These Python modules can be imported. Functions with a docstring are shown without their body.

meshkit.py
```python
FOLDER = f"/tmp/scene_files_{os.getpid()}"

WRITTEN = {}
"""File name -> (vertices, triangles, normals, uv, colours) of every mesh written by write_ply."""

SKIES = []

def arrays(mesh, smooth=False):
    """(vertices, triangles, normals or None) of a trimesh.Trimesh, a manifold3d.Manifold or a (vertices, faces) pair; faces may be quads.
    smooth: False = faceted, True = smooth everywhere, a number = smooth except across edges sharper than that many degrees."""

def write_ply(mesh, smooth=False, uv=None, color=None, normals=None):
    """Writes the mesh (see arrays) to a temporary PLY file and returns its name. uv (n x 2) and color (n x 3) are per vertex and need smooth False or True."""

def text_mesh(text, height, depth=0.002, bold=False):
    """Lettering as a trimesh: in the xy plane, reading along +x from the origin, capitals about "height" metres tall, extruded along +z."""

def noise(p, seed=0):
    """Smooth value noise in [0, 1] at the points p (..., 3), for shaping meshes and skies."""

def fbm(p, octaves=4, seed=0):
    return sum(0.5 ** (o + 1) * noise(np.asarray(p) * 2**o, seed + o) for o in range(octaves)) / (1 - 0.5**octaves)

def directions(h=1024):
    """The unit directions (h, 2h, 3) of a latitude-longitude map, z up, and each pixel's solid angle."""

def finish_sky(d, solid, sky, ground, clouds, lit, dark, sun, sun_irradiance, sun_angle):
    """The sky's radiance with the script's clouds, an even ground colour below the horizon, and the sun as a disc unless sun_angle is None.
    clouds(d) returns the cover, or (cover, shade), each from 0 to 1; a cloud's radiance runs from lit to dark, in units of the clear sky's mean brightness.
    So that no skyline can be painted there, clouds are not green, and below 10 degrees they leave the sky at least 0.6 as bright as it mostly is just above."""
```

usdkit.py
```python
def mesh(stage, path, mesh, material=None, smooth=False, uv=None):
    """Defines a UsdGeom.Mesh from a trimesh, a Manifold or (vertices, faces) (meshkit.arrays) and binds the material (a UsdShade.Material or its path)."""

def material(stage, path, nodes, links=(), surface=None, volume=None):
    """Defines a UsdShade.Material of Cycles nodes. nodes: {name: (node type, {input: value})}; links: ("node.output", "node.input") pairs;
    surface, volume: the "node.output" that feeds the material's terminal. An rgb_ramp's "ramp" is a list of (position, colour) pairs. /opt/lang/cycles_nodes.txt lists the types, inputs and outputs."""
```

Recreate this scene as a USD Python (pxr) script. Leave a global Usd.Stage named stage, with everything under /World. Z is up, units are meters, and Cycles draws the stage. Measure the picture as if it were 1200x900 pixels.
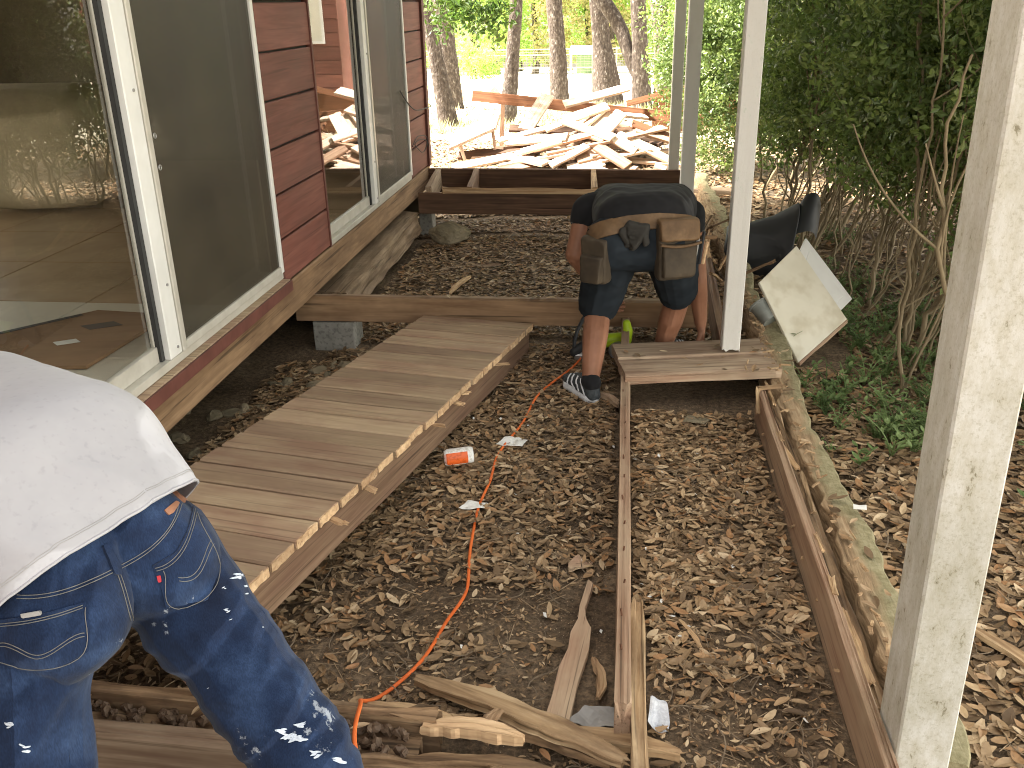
import math
import numpy as np
import trimesh
import manifold3d as mf
from scipy.spatial import cKDTree
import meshkit
import usdkit
from meshkit import noise, fbm
from pxr import Usd, UsdGeom, UsdLux, UsdShade, Gf, Sdf, Vt

stage = Usd.Stage.CreateInMemory()
UsdGeom.SetStageUpAxis(stage, 'Z')
UsdGeom.SetStageMetersPerUnit(stage, 1.0)
UsdGeom.Xform.Define(stage, '/World')
UsdGeom.Scope.Define(stage, '/World/Looks')
rng = np.random.default_rng(11)
A = np.array

# ------------------------------------------------------------------ camera, sky, sun, exposure
PITCH, YAW, ROLL, EYE = 0.3970, -0.1245, 0.0218, 1.55
cam = UsdGeom.Camera.Define(stage, '/World/camera')
cam.CreateHorizontalApertureAttr(36.0)
cam.CreateVerticalApertureAttr(27.0)
cam.CreateFocalLengthAttr(36.0 * 1065 / 1200)
cam.CreateClippingRangeAttr(Gf.Vec2f(0.05, 500))
cam.CreateExposureAttr(3.1)
_f = A([math.sin(YAW) * math.cos(PITCH), math.cos(YAW) * math.cos(PITCH), -math.sin(PITCH)])
_r = A([math.cos(YAW), -math.sin(YAW), 0])
_d = np.cross(_f, _r)
_r, _d = math.cos(ROLL) * _r + math.sin(ROLL) * _d, -math.sin(ROLL) * _r + math.cos(ROLL) * _d
m = np.eye(4)
m[0, :3], m[1, :3], m[2, :3], m[3, :3] = _r, -_d, -_f, (0, 0, EYE)
cam.AddTransformOp().Set(Gf.Matrix4d(*m.ravel().tolist()))

SUN = A([-1.0, -0.10, 1.15])
SUN = SUN / np.linalg.norm(SUN)
SUN_EL, SUN_ROT = math.asin(SUN[2]), math.atan2(SUN[0], SUN[1])
SKY_STRENGTH = 0.10
sky_mat = usdkit.material(stage, '/World/Looks/sky', {
    'sky': ('sky_texture', {'sky_type': 'single_scattering', 'sun_disc': False, 'sun_elevation': SUN_EL, 'sun_rotation': SUN_ROT, 'aerosol_density': 2.0}),
    'hz': ('hsv', {'saturation': 0.35}),
    'wb': ('mix_color', {'blend_type': 'multiply', 'fac': 1.0, 'b': (1.10, 1.0, 0.82), 'use_clamp': False, 'use_clamp_result': False}),
    'bg': ('background_shader', {'strength': SKY_STRENGTH})}, [('sky.color', 'hz.color'), ('hz.color', 'wb.a'), ('wb.result', 'bg.color')], surface='bg.background')
dome = UsdLux.DomeLight.Define(stage, '/World/sky')
UsdShade.MaterialBindingAPI.Apply(dome.GetPrim()).Bind(sky_mat)
dome.GetPrim().SetCustomDataByKey('kind', 'structure')
sun = UsdLux.DistantLight.Define(stage, '/World/sun')
sun.CreateNormalizeAttr(True)
sun.CreateIntensityAttr(1.25)
sun.CreateAngleAttr(3.0)
sun.CreateColorAttr(Gf.Vec3f(1.0, 0.94, 0.84))
zx = SUN
xx_ = np.cross([0, 0, 1.0], zx); xx_ /= np.linalg.norm(xx_)
yy_ = np.cross(zx, xx_)
m = np.eye(4); m[0, :3], m[1, :3], m[2, :3] = xx_, yy_, zx
sun.AddTransformOp().Set(Gf.Matrix4d(*m.ravel().tolist()))

# ------------------------------------------------------------------ helpers: prims
_count, _loc = {}, {'/World': A([0, 0, 0.0])}


def numbered(parent, name):
    k = (parent, name)
    n = _count.get(k, 0)
    _count[k] = n + 1
    return f'{parent}/{name}' if n == 0 else f'{parent}/{name}_{n:03d}'


def tags(prim, label=None, cat=None, group=None, kind=None):
    for k, v in (('label', label), ('category', cat), ('group', group), ('kind', kind)):
        if v:
            prim.SetCustomDataByKey(k, v)


def thing(name, label=None, cat=None, loc=(0, 0, 0), group=None, kind=None):
    """An Xform at the thing's base; its parts follow as children."""
    p = numbered('/World', name)
    x = UsdGeom.Xform.Define(stage, p)
    x.AddTranslateOp().Set(Gf.Vec3d(*map(float, loc)))
    _loc[p] = A(loc, float)
    tags(x.GetPrim(), label, cat, group, kind)
    return p


def gather(parent, name, label=None, loc=None):
    """A part that only holds sub-parts (or a holder inside a thing)."""
    p = numbered(parent, name)
    x = UsdGeom.Xform.Define(stage, p)
    _loc[p] = _loc[parent]
    tags(x.GetPrim(), label)
    return p


def put(name, mesh, mat, parent='/World', mtx=None, smooth=False, label=None, cat=None, group=None, kind=None, base=None):
    """One Mesh prim. mtx: 4x4 (column vectors) placing the mesh's own frame in the world; without it the points are world points
    and the prim's origin is put at the thing's base."""
    p = numbered(parent, name)
    v, f, n = meshkit.arrays(mesh, smooth)
    par = _loc.get(parent, A([0, 0, 0.0]))
    M = np.eye(4) if mtx is None else A(mtx, float).copy()
    if mtx is None:
        c = A([(v[:, 0].min() + v[:, 0].max()) / 2, (v[:, 1].min() + v[:, 1].max()) / 2, v[:, 2].min()]) if base is None else A(base, float)
        v = v - c
        M[:3, 3] = c
    wp = M[:3, 3].copy()
    M[:3, 3] -= par
    g = UsdGeom.Mesh.Define(stage, p)
    g.CreatePointsAttr(Vt.Vec3fArray.FromNumpy(np.ascontiguousarray(v, np.float32)))
    g.CreateFaceVertexCountsAttr(Vt.IntArray.FromNumpy(np.full(len(f), 3, np.int32)))
    g.CreateFaceVertexIndicesAttr(Vt.IntArray.FromNumpy(np.ascontiguousarray(f, np.int32).ravel()))
    g.CreateSubdivisionSchemeAttr('none')
    if n is not None:
        g.CreateNormalsAttr(Vt.Vec3fArray.FromNumpy(np.ascontiguousarray(n, np.float32)))
        g.SetNormalsInterpolation('vertex')
    g.AddTransformOp().Set(Gf.Matrix4d(*M.T.ravel().tolist()))
    _loc[p] = wp if mtx is None else None
    UsdShade.MaterialBindingAPI.Apply(g.GetPrim()).Bind(mat)
    tags(g.GetPrim(), label, cat, group, kind)
    return p


def instancer(name, protos, idx, pos, quat, scale, parent='/World', label=None, cat=None, group=None, kind=None):
    """protos: [(mesh, material)]; quat: (n, 4) w x y z."""
    p = numbered(parent, name)
    pi = UsdGeom.PointInstancer.Define(stage, p)
    targets = []
    for k, (mesh, mat) in enumerate(protos):
        q = f'{p}/shape_{k:03d}'
        v, f, n = meshkit.arrays(mesh, False)
        g = UsdGeom.Mesh.Define(stage, q)
        g.CreatePointsAttr(Vt.Vec3fArray.FromNumpy(v.astype(np.float32)))
        g.CreateFaceVertexCountsAttr(Vt.IntArray.FromNumpy(np.full(len(f), 3, np.int32)))
        g.CreateFaceVertexIndicesAttr(Vt.IntArray.FromNumpy(f.astype(np.int32).ravel()))
        g.CreateSubdivisionSchemeAttr('none')
        UsdShade.MaterialBindingAPI.Apply(g.GetPrim()).Bind(mat)
        targets.append(Sdf.Path(q))
    par = _loc.get(parent, A([0, 0, 0.0]))
    pi.CreatePrototypesRel().SetTargets(targets)
    pi.CreateProtoIndicesAttr(Vt.IntArray.FromNumpy(np.asarray(idx, np.int32)))
    pi.CreatePositionsAttr(Vt.Vec3fArray.FromNumpy((np.asarray(pos) - par).astype(np.float32)))
    qh = Vt.QuathArray([Gf.Quath(*[float(t) for t in q]) for q in quat])
    pi.CreateOrientationsAttr(qh)
    s = np.asarray(scale, np.float32)
    pi.CreateScalesAttr(Vt.Vec3fArray.FromNumpy(np.repeat(s[:, None], 3, 1) if s.ndim == 1 else s))
    tags(pi.GetPrim(), label, cat, group, kind)
    return p


def quats(yaw, tilt, tdir):
    """yaw about z, then a tilt by angle tilt about the horizontal axis at angle tdir."""
    a = np.stack([np.cos(yaw / 2), 0 * yaw, 0 * yaw, np.sin(yaw / 2)], -1)
    b = np.stack([np.cos(tilt / 2), np.sin(tilt / 2) * np.cos(tdir), np.sin(tilt / 2) * np.sin(tdir), 0 * yaw], -1)
    w1, x1, y1, z1 = b.T
    w2, x2, y2, z2 = a.T
    return np.stack([w1 * w2 - x1 * x2 - y1 * y2 - z1 * z2, w1 * x2 + x1 * w2 + y1 * z2 - z1 * y2,
                     w1 * y2 - x1 * z2 + y1 * w2 + z1 * x2, w1 * z2 + x1 * y2 - y1 * x2 + z1 * w2], -1)


# ------------------------------------------------------------------ helpers: shapes
def cat_(ms):
    return trimesh.util.concatenate(ms)


def box(x0, x1, y0, y1, z0, z1, c=0.0):
    """An axis-aligned box in world coordinates, edges chamfered by c."""
    if c <= 0:
        b = trimesh.creation.box([x1 - x0, y1 - y0, z1 - z0])
        b.apply_translation([(x0 + x1) / 2, (y0 + y1) / 2, (z0 + z1) / 2])
        return b
    pts = []
    for sx in (0, 1):
        for sy in (0, 1):
            for sz in (0, 1):
                p = A([(x0, x1)[sx], (y0, y1)[sy], (z0, z1)[sz]], float)
                s = A([1 - 2 * sx, 1 - 2 * sy, 1 - 2 * sz]) * c
                for k in range(3):
                    q = p + s
                    q[k] = p[k]
                    pts.append(q)
    return trimesh.convex.convex_hull(A(pts))


def plank(L, W, T, seg=6, c=0.003, warp=0.0, seed=0, jag0=0.0, jag1=0.0, rough=0.0006, bow=0.0):
    """A board in its own frame: length along x from 0 to L, width along y, thickness along z, all centred but x. jag: ragged ends."""
    r = np.random.default_rng(seed)
    w, t = W / 2, T / 2
    nj = 1 if (jag0 <= 0 and jag1 <= 0) else 5
    ys = np.linspace(-w + c, w - c, nj + 1)
    prof = [(y, t) for y in ys] + [(w, t - c), (w, -t + c)] + [(y, -t) for y in ys[::-1]] + [(-w, -t + c), (-w, t - c)]
    prof = A(prof)
    K = len(prof)
    xs = np.linspace(0, L, seg + 1)
    v = np.zeros((seg + 1, K, 3))
    v[:, :, 0] = xs[:, None]
    v[:, :, 1:] = prof[None]
    nz = r.normal(0, 1, (seg + 1, K, 2))
    if seg > 6:
        from scipy.ndimage import gaussian_filter1d
        nz = gaussian_filter1d(nz, 2.2, axis=0, mode='nearest') * 2.0
    v[:, :, 1:] += rough * (nz + 0.8 * r.normal(0, 1, (1, K, 2)))
    s = xs / L
    v[:, :, 2] += (warp * np.sin(s * math.pi + 0.3))[:, None]
    v[:, :, 1] += (bow * np.sin(s * math.pi))[:, None]
    yn = prof[:, 0]
    for e, jag, sg in ((0, jag0, 1), (seg, jag1, -1)):
        if jag > 0:
            j = r.random(97)
            jj = j[(np.round((yn + w) / (W + 1e-9) * 12).astype(int) % 97)] * jag + r.random(K) * jag * 0.25
            v[e, :, 0] += sg * jj
    v = v.reshape(-1, 3)
    f = []
    for i in range(seg):
        for k in range(K):
            a, b = i * K + k, i * K + (k + 1) % K
            f += [[a, a + K, b], [b, a + K, b + K]]
    n = len(v)
    v = np.vstack([v, v[:K].mean(0), v[-K:].mean(0)])
    for k in range(K):
        f.append([n, k, (k + 1) % K])
        f.append([n + 1, seg * K + (k + 1) % K, seg * K + k])
    mesh = trimesh.Trimesh(v, f, process=False)
    if mesh.volume < 0:
        mesh.invert()
    return mesh


def frame(p0, p1, up=(0, 0, 1)):
    """4x4 with x from p0 towards p1, z near up, origin p0."""
    p0, p1 = A(p0, float), A(p1, float)
    x = (p1 - p0) / np.linalg.norm(p1 - p0)
    y = np.cross(A(up, float), x)
    y /= np.linalg.norm(y)
    M = np.eye(4)
    M[:3, 0], M[:3, 1], M[:3, 2], M[:3, 3] = x, y, np.cross(x, y), p0
    return M


def tube(pts, rad, sides=8, closed_ends=True):
    """A tube along pts (n,3) with radius or radii rad."""
    pts = A(pts, float)
    n = len(pts)
    rad = np.broadcast_to(np.asarray(rad, float), (n,))
    t = np.gradient(pts, axis=0)
    t /= np.maximum(np.linalg.norm(t, axis=1, keepdims=True), 1e-9)
    ref = A([0, 0, 1.0]) if abs(t[0, 2]) < 0.9 else A([1.0, 0, 0])
    u = np.cross(t[0], ref); u /= np.linalg.norm(u)
    V = []
    ang = np.arange(sides) / sides * 2 * math.pi
    for i in range(n):
        u = u - t[i] * (u @ t[i]); u /= np.linalg.norm(u)
        w = np.cross(t[i], u)
        V.append(pts[i] + rad[i] * (np.cos(ang)[:, None] * u + np.sin(ang)[:, None] * w))
    V = np.vstack(V)
    F = []
    for i in range(n - 1):
        for k in range(sides):
            a, b = i * sides + k, i * sides + (k + 1) % sides
            F += [[a, b, a + sides], [b, b + sides, a + sides]]
    m0 = len(V)
    V = np.vstack([V, pts[0], pts[-1]])
    for k in range(sides):
        F.append([m0, (k + 1) % sides, k])
        F.append([m0 + 1, (n - 1) * sides + k, (n - 1) * sides + (k + 1) % sides])
    return trimesh.Trimesh(V, F, process=False)


def spline(pts, n):
    """Catmull-Rom through pts, n samples."""
    from scipy.interpolate import CubicSpline
    pts = A(pts, float)
    d = np.r_[0, np.cumsum(np.linalg.norm(np.diff(pts, axis=0), axis=1))]
    return CubicSpline(d, pts, axis=0)(np.linspace(0, d[-1], n))


def hulls(bones):
    """Union of the hulls of sphere groups: bones = [[(point, radius), ...], ...] -> Manifold."""
    out = []
    for b in bones:
        out.append(mf.Manifold.batch_hull([mf.Manifold.sphere(float(r), 20).translate([float(t) for t in p]) for p, r in b]))
    return mf.Manifold.batch_boolean(out, mf.OpType.Add)


def to_tm(man):
    q = man.to_mesh()
    return trimesh.Trimesh(np.asarray(q.vert_properties)[:, :3].astype(float), np.asarray(q.tri_verts), process=True)


def smooth_body(man, edge, iters=14):
    t = to_tm(man.refine_to_length(edge))
    trimesh.smoothing.filter_taubin(t, lamb=0.5, nu=0.52, iterations=iters)
    return t


def hgt(x, y):
    """Ground height."""
    x, y = np.asarray(x, float), np.asarray(y, float)
    p = np.stack([x, y, 0 * x], -1)
    z = (fbm(p * 1.3, 3, 5) - 0.5) * 0.05 + (fbm(p * 7, 2, 8) - 0.5) * 0.016
    z = z - 0.045 * np.exp(-((x + 1.55) / 0.45) ** 2) - 0.057 * np.maximum(y - 14, 0) * (y > 14)
    return z - 0.006

# ------------------------------------------------------------------ materials
LK = '/World/Looks/'


def wood(name, dark, mid, light, blotch=(0.1, 0.06, 0.04), amount=0.5, rough=0.8, grain=45, stretch=2.0, bump=0.35, blotch_scale=4.0, crack=0.55, spots=None):
    n = {
        'tc': ('texture_coordinate', {}), 'oi': ('object_info', {}),
        'sc': ('vector_math', {'math_type': 'multiply', 'vector2': (3.71, 5.13, 7.77)}),
        'p': ('vector_math', {'math_type': 'add'}),
        'm1': ('mapping', {'scale': (stretch, grain, grain)}),
        'n1': ('noise_texture', {'scale': 1.0, 'detail': 5.0, 'roughness': 0.6, 'distortion': 0.6}),
        'r1': ('rgb_ramp', {'ramp': [(0.28, dark), (0.5, mid), (0.72, light)]}),
        'm2': ('mapping', {'scale': (blotch_scale * 0.6, blotch_scale * 1.6, blotch_scale * 1.6)}),
        'n2': ('noise_texture', {'scale': 1.0, 'detail': 5.0, 'roughness': 0.65}),
        'r2': ('rgb_ramp', {'ramp': [(0.42, (0, 0, 0)), (0.66, (amount,) * 3)]}),
        'mx': ('mix_color', {'b': blotch}),
        'm3': ('mapping', {'scale': (1.6, grain * 2.6, grain * 2.6)}),
        'n3': ('noise_texture', {'scale': 1.0, 'detail': 2.0}),
        'r3': ('rgb_ramp', {'ramp': [(0.3, (1 - crack,) * 3), (0.4, (1, 1, 1))]}),
        'mc': ('mix_color', {'blend_type': 'multiply', 'fac': 1.0}),
        'add': ('mix_float', {'fac': 0.5}),
        'bu': ('bump', {'strength': bump, 'distance': 0.004}),
        'hs': ('hsv', {}), 'hv': ('map_range', {'from_min': 0.0, 'from_max': 1.0, 'to_min': 0.78, 'to_max': 1.22}),
        'wn': ('white_noise_texture', {}),
        'b': ('principled_bsdf', {'roughness': rough, 'specular_ior_level': 0.25}),
    }
    l = [('oi.location', 'sc.vector1'), ('tc.object', 'p.vector1'), ('sc.vector', 'p.vector2'), ('p.vector', 'm1.vector'), ('m1.vector', 'n1.vector'), ('n1.fac', 'r1.fac'),
         ('p.vector', 'm2.vector'), ('m2.vector', 'n2.vector'), ('n2.fac', 'r2.fac'), ('r1.color', 'mx.a'), ('p.vector', 'm3.vector'), ('m3.vector', 'n3.vector'), ('n3.fac', 'r3.fac'),
         ('mx.result', 'mc.a'), ('r3.color', 'mc.b'), ('oi.location', 'wn.vector'), ('wn.value', 'hv.value'), ('hv.result', 'hs.value'), ('mc.result', 'hs.color'),
         ('n1.fac', 'add.a'), ('n3.fac', 'add.b'), ('add.result', 'bu.height'), ('bu.normal', 'b.normal'), ('hs.color', 'b.base_color')]
    l.append(('sr.val', 'mx.fac'))
    n['sr'] = ('rgb_to_bw', {})
    l.append(('r2.color', 'sr.color'))
    return usdkit.material(stage, LK + name, n, l, surface='b.BSDF')


def noisy(name, ramp, scale=8, detail=5, rough=0.7, bump=0.2, dist=0.004, stretch=(1, 1, 1), spec=0.3, ramp2=None, scale2=40, fac2=0.5, metallic=0.0, sheen=0.0, coat=0.0, world=False, distortion=0.0, bump_scale=None):
    n = {'tc': ('texture_coordinate', {}), 'm': ('mapping', {'scale': stretch}),
         'n1': ('noise_texture', {'scale': scale, 'detail': detail, 'roughness': 0.6, 'distortion': distortion}),
         'r1': ('rgb_ramp', {'ramp': ramp}),
         'n3': ('noise_texture', {'scale': bump_scale or scale * 4, 'detail': 4.0}),
         'bu': ('bump', {'strength': bump, 'distance': dist}),
         'b': ('principled_bsdf', {'roughness': rough, 'specular_ior_level': spec, 'metallic': metallic, 'sheen_weight': sheen, 'coat_weight': coat})}
    src = 'tc.object'
    if world:
        n['ge'] = ('geometry', {})
        src = 'ge.position'
    l = [(src, 'm.vector'), ('m.vector', 'n1.vector'), ('m.vector', 'n3.vector'), ('n1.fac', 'r1.fac'), ('n3.fac', 'bu.height'), ('bu.normal', 'b.normal')]
    if ramp2:
        n.update({'n2': ('noise_texture', {'scale': scale2, 'detail': 4.0}), 'r2': ('rgb_ramp', {'ramp': ramp2}), 'mx': ('mix_color', {'blend_type': 'multiply', 'fac': fac2})})
        l += [('m.vector', 'n2.vector'), ('n2.fac', 'r2.fac'), ('r1.color', 'mx.a'), ('r2.color', 'mx.b'), ('mx.result', 'b.base_color')]
    else:
        l.append(('r1.color', 'b.base_color'))
    return usdkit.material(stage, LK + name, n, l, surface='b.BSDF')


W_DECK = wood('deck_wood', (0.31, 0.222, 0.14), (0.37, 0.272, 0.178), (0.43, 0.322, 0.215), blotch=(0.23, 0.125, 0.088), amount=0.7, bump=0.25, blotch_scale=3.8, grain=34, crack=0.3)
W_DECK_B = wood('deck_wood_yellow', (0.285, 0.20, 0.125), (0.34, 0.245, 0.158), (0.40, 0.29, 0.19), blotch=(0.23, 0.14, 0.10), amount=0.75, bump=0.2, blotch_scale=2.8, grain=34, crack=0.3)
W_JOIST = wood('joist_wood', (0.11, 0.064, 0.038), (0.18, 0.112, 0.07), (0.25, 0.165, 0.108), blotch=(0.13, 0.06, 0.045), amount=0.5)
W_RED = wood('red_brown_wood', (0.20, 0.115, 0.074), (0.33, 0.21, 0.14), (0.43, 0.30, 0.21), blotch=(0.44, 0.34, 0.235), amount=0.75, bump=0.5)
W_RIM = wood('house_rim_wood', (0.16, 0.095, 0.05), (0.25, 0.155, 0.088), (0.33, 0.215, 0.125), blotch=(0.10, 0.055, 0.032), amount=0.55, grain=30)
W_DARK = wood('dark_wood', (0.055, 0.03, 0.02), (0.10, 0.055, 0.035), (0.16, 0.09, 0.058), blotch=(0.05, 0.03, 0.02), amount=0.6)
W_PALE = wood('fresh_wood', (0.33, 0.20, 0.11), (0.50, 0.34, 0.20), (0.62, 0.45, 0.28), blotch=(0.30, 0.18, 0.10), amount=0.5, crack=0.35)
W_ROT = wood('rotten_wood', (0.10, 0.06, 0.035), (0.25, 0.16, 0.09), (0.45, 0.32, 0.20), blotch=(0.07, 0.045, 0.03), amount=0.75, grain=28, bump=0.8, blotch_scale=9, crack=0.7)
W_GREY = wood('weathered_grey_wood', (0.18, 0.122, 0.082), (0.31, 0.23, 0.16), (0.42, 0.33, 0.24), blotch=(0.17, 0.10, 0.068), amount=0.6, bump=0.5)
W_TIE = wood('old_tie_wood', (0.15, 0.10, 0.062), (0.28, 0.20, 0.13), (0.40, 0.30, 0.205), blotch=(0.09, 0.055, 0.035), amount=0.6, bump=0.8, grain=24)
W_PILE = wood('pile_wood', (0.42, 0.30, 0.22), (0.58, 0.45, 0.35), (0.70, 0.57, 0.46), blotch=(0.40, 0.24, 0.17), amount=0.4)
W_PILE_B = wood('pile_wood_brown', (0.25, 0.15, 0.10), (0.40, 0.26, 0.175), (0.52, 0.36, 0.26), blotch=(0.16, 0.07, 0.045), amount=0.5)
W_ORANGE = wood('orange_wood', (0.085, 0.034, 0.016), (0.15, 0.062, 0.028), (0.21, 0.095, 0.045), blotch=(0.09, 0.038, 0.02), amount=0.4)
W_SPLIT = wood('split_wood', (0.26, 0.16, 0.085), (0.44, 0.30, 0.17), (0.60, 0.45, 0.28), blotch=(0.13, 0.075, 0.045), amount=0.75, grain=36, bump=0.8, blotch_scale=7)
SIDING = wood('red_siding', (0.11, 0.037, 0.026), (0.165, 0.060, 0.045), (0.21, 0.083, 0.063), blotch=(0.115, 0.052, 0.042), amount=0.5, rough=0.65, grain=30, bump=0.25, crack=0.25)
RED_TRIM = noisy('red_trim', [(0.3, (0.075, 0.026, 0.02)), (0.7, (0.135, 0.05, 0.038))], scale=6, rough=0.6)
SILL = wood('sill_wood', (0.24, 0.17, 0.11), (0.36, 0.27, 0.18), (0.45, 0.35, 0.25), blotch=(0.25, 0.12, 0.09), amount=0.5)
ALU = noisy('aluminium_frame', [(0.3, (0.42, 0.40, 0.35)), (0.7, (0.55, 0.53, 0.48))], scale=9, rough=0.45, bump=0.05, metallic=0.25)
WHITE_METAL = noisy('white_stile', [(0.3, (0.62, 0.62, 0.60)), (0.7, (0.74, 0.74, 0.72))], scale=5, rough=0.4, bump=0.05)
DARK_GASKET = noisy('dark_gasket', [(0.3, (0.02, 0.02, 0.02)), (0.7, (0.04, 0.04, 0.04))], rough=0.6, bump=0.05)
CONCRETE = noisy('concrete', [(0.3, (0.20, 0.19, 0.17)), (0.55, (0.30, 0.29, 0.26)), (0.75, (0.38, 0.36, 0.33))], scale=7, detail=8, rough=0.9, bump=0.5, ramp2=[(0.35, (0.5, 0.5, 0.5)), (0.5, (1, 1, 1))], scale2=60, fac2=0.7)
PLASTIC_BLACK = noisy('black_plastic', [(0.3, (0.012, 0.013, 0.015)), (0.7, (0.024, 0.025, 0.027))], scale=6, rough=0.55, bump=0.1, spec=0.4)
PANEL_CREAM = noisy('cream_panel', [(0.3, (0.64, 0.60, 0.49)), (0.7, (0.76, 0.72, 0.61))], scale=4, detail=6, rough=0.6, bump=0.08, ramp2=[(0.36, (0.72, 0.66, 0.56)), (0.5, (1, 1, 1))], scale2=9, fac2=0.5)
PANEL_WHITE = noisy('white_panel', [(0.3, (0.64, 0.64, 0.62)), (0.7, (0.76, 0.76, 0.74))], scale=4, rough=0.5, bump=0.05)
CORD_M = noisy('orange_rubber', [(0.3, (0.62, 0.12, 0.025)), (0.7, (0.74, 0.17, 0.04))], scale=12, rough=0.5, bump=0.05)
PAPER = noisy('white_paper', [(0.3, (0.62, 0.62, 0.60)), (0.7, (0.80, 0.80, 0.78))], scale=12, rough=0.7, bump=0.1)
LIME = noisy('lime_plastic', [(0.3, (0.28, 0.40, 0.012)), (0.7, (0.36, 0.50, 0.02))], scale=8, rough=0.4, bump=0.02)
STEEL = noisy('steel', [(0.3, (0.35, 0.35, 0.36)), (0.7, (0.5, 0.5, 0.5))], scale=9, rough=0.35, bump=0.05, metallic=0.9)
STONE = noisy('stone', [(0.3, (0.14, 0.12, 0.08)), (0.7, (0.30, 0.25, 0.17))], scale=9, detail=8, rough=0.95, bump=0.8, dist=0.01)
RUST = noisy('rust_nail', [(0.3, (0.06, 0.03, 0.02)), (0.7, (0.14, 0.06, 0.03))], scale=30, rough=0.8)
GREYPLASTIC = noisy('grey_sheet', [(0.3, (0.24, 0.235, 0.23)), (0.7, (0.36, 0.35, 0.34))], scale=10, rough=0.5)


def painted_post(name, base, worn, under, amt):
    """White painted timber, its paint thin, flaked and dirty in places."""
    n = {'tc': ('texture_coordinate', {}), 'm': ('mapping', {'scale': (1, 1, 0.45)}),
         'n1': ('noise_texture', {'scale': 38.0, 'detail': 8.0, 'roughness': 0.72}),
         'n2': ('noise_texture', {'scale': 5.0, 'detail': 6.0, 'roughness': 0.65}),
         'n4': ('noise_texture', {'scale': 160.0, 'detail': 5.0, 'roughness': 0.7}),
         'r1': ('rgb_ramp', {'ramp': [(0.5 - amt, under), (0.55 - amt, worn), (0.62 if amt > 0.1 else 0.56 - amt, base)] if amt > 0.1 else [(0.30, under), (0.35, worn), (0.40, base)]}),
         'r2': ('rgb_ramp', {'ramp': [(0.34, (0.72, 0.71, 0.65) if amt > 0.1 else (0.85, 0.84, 0.80)), (0.58, (1, 1, 1))]}),
         'r4': ('rgb_ramp', {'ramp': [(0.33, (0.70, 0.68, 0.60)), (0.48, (1, 1, 1))]}),
         'mx': ('mix_color', {'blend_type': 'multiply', 'fac': min(0.75, amt * 5)}), 'my': ('mix_color', {'blend_type': 'multiply', 'fac': min(1.0, amt * 4.5)}),
         'bu': ('bump', {'strength': 0.5, 'distance': 0.003}),
         'b': ('principled_bsdf', {'roughness': 0.62, 'specular_ior_level': 0.35})}
    l = [('tc.object', 'm.vector'), ('m.vector', 'n1.vector'), ('m.vector', 'n2.vector'), ('tc.object', 'n4.vector'), ('n1.fac', 'r1.fac'), ('n2.fac', 'r2.fac'), ('n4.fac', 'r4.fac'),
         ('r1.color', 'mx.a'), ('r2.color', 'mx.b'), ('mx.result', 'my.a'), ('r4.color', 'my.b'), ('my.result', 'b.base_color'), ('n1.fac', 'bu.height'), ('bu.normal', 'b.normal')]
    return usdkit.material(stage, LK + name, n, l, surface='b.BSDF')


POST_ROUGH = painted_post('flaked_white_paint', (0.62, 0.62, 0.595), (0.51, 0.495, 0.43), (0.25, 0.23, 0.165), 0.16)
POST_CLEAN = painted_post('white_paint', (0.62, 0.61, 0.58), (0.56, 0.59, 0.54), (0.42, 0.40, 0.35), 0.035)

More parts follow.
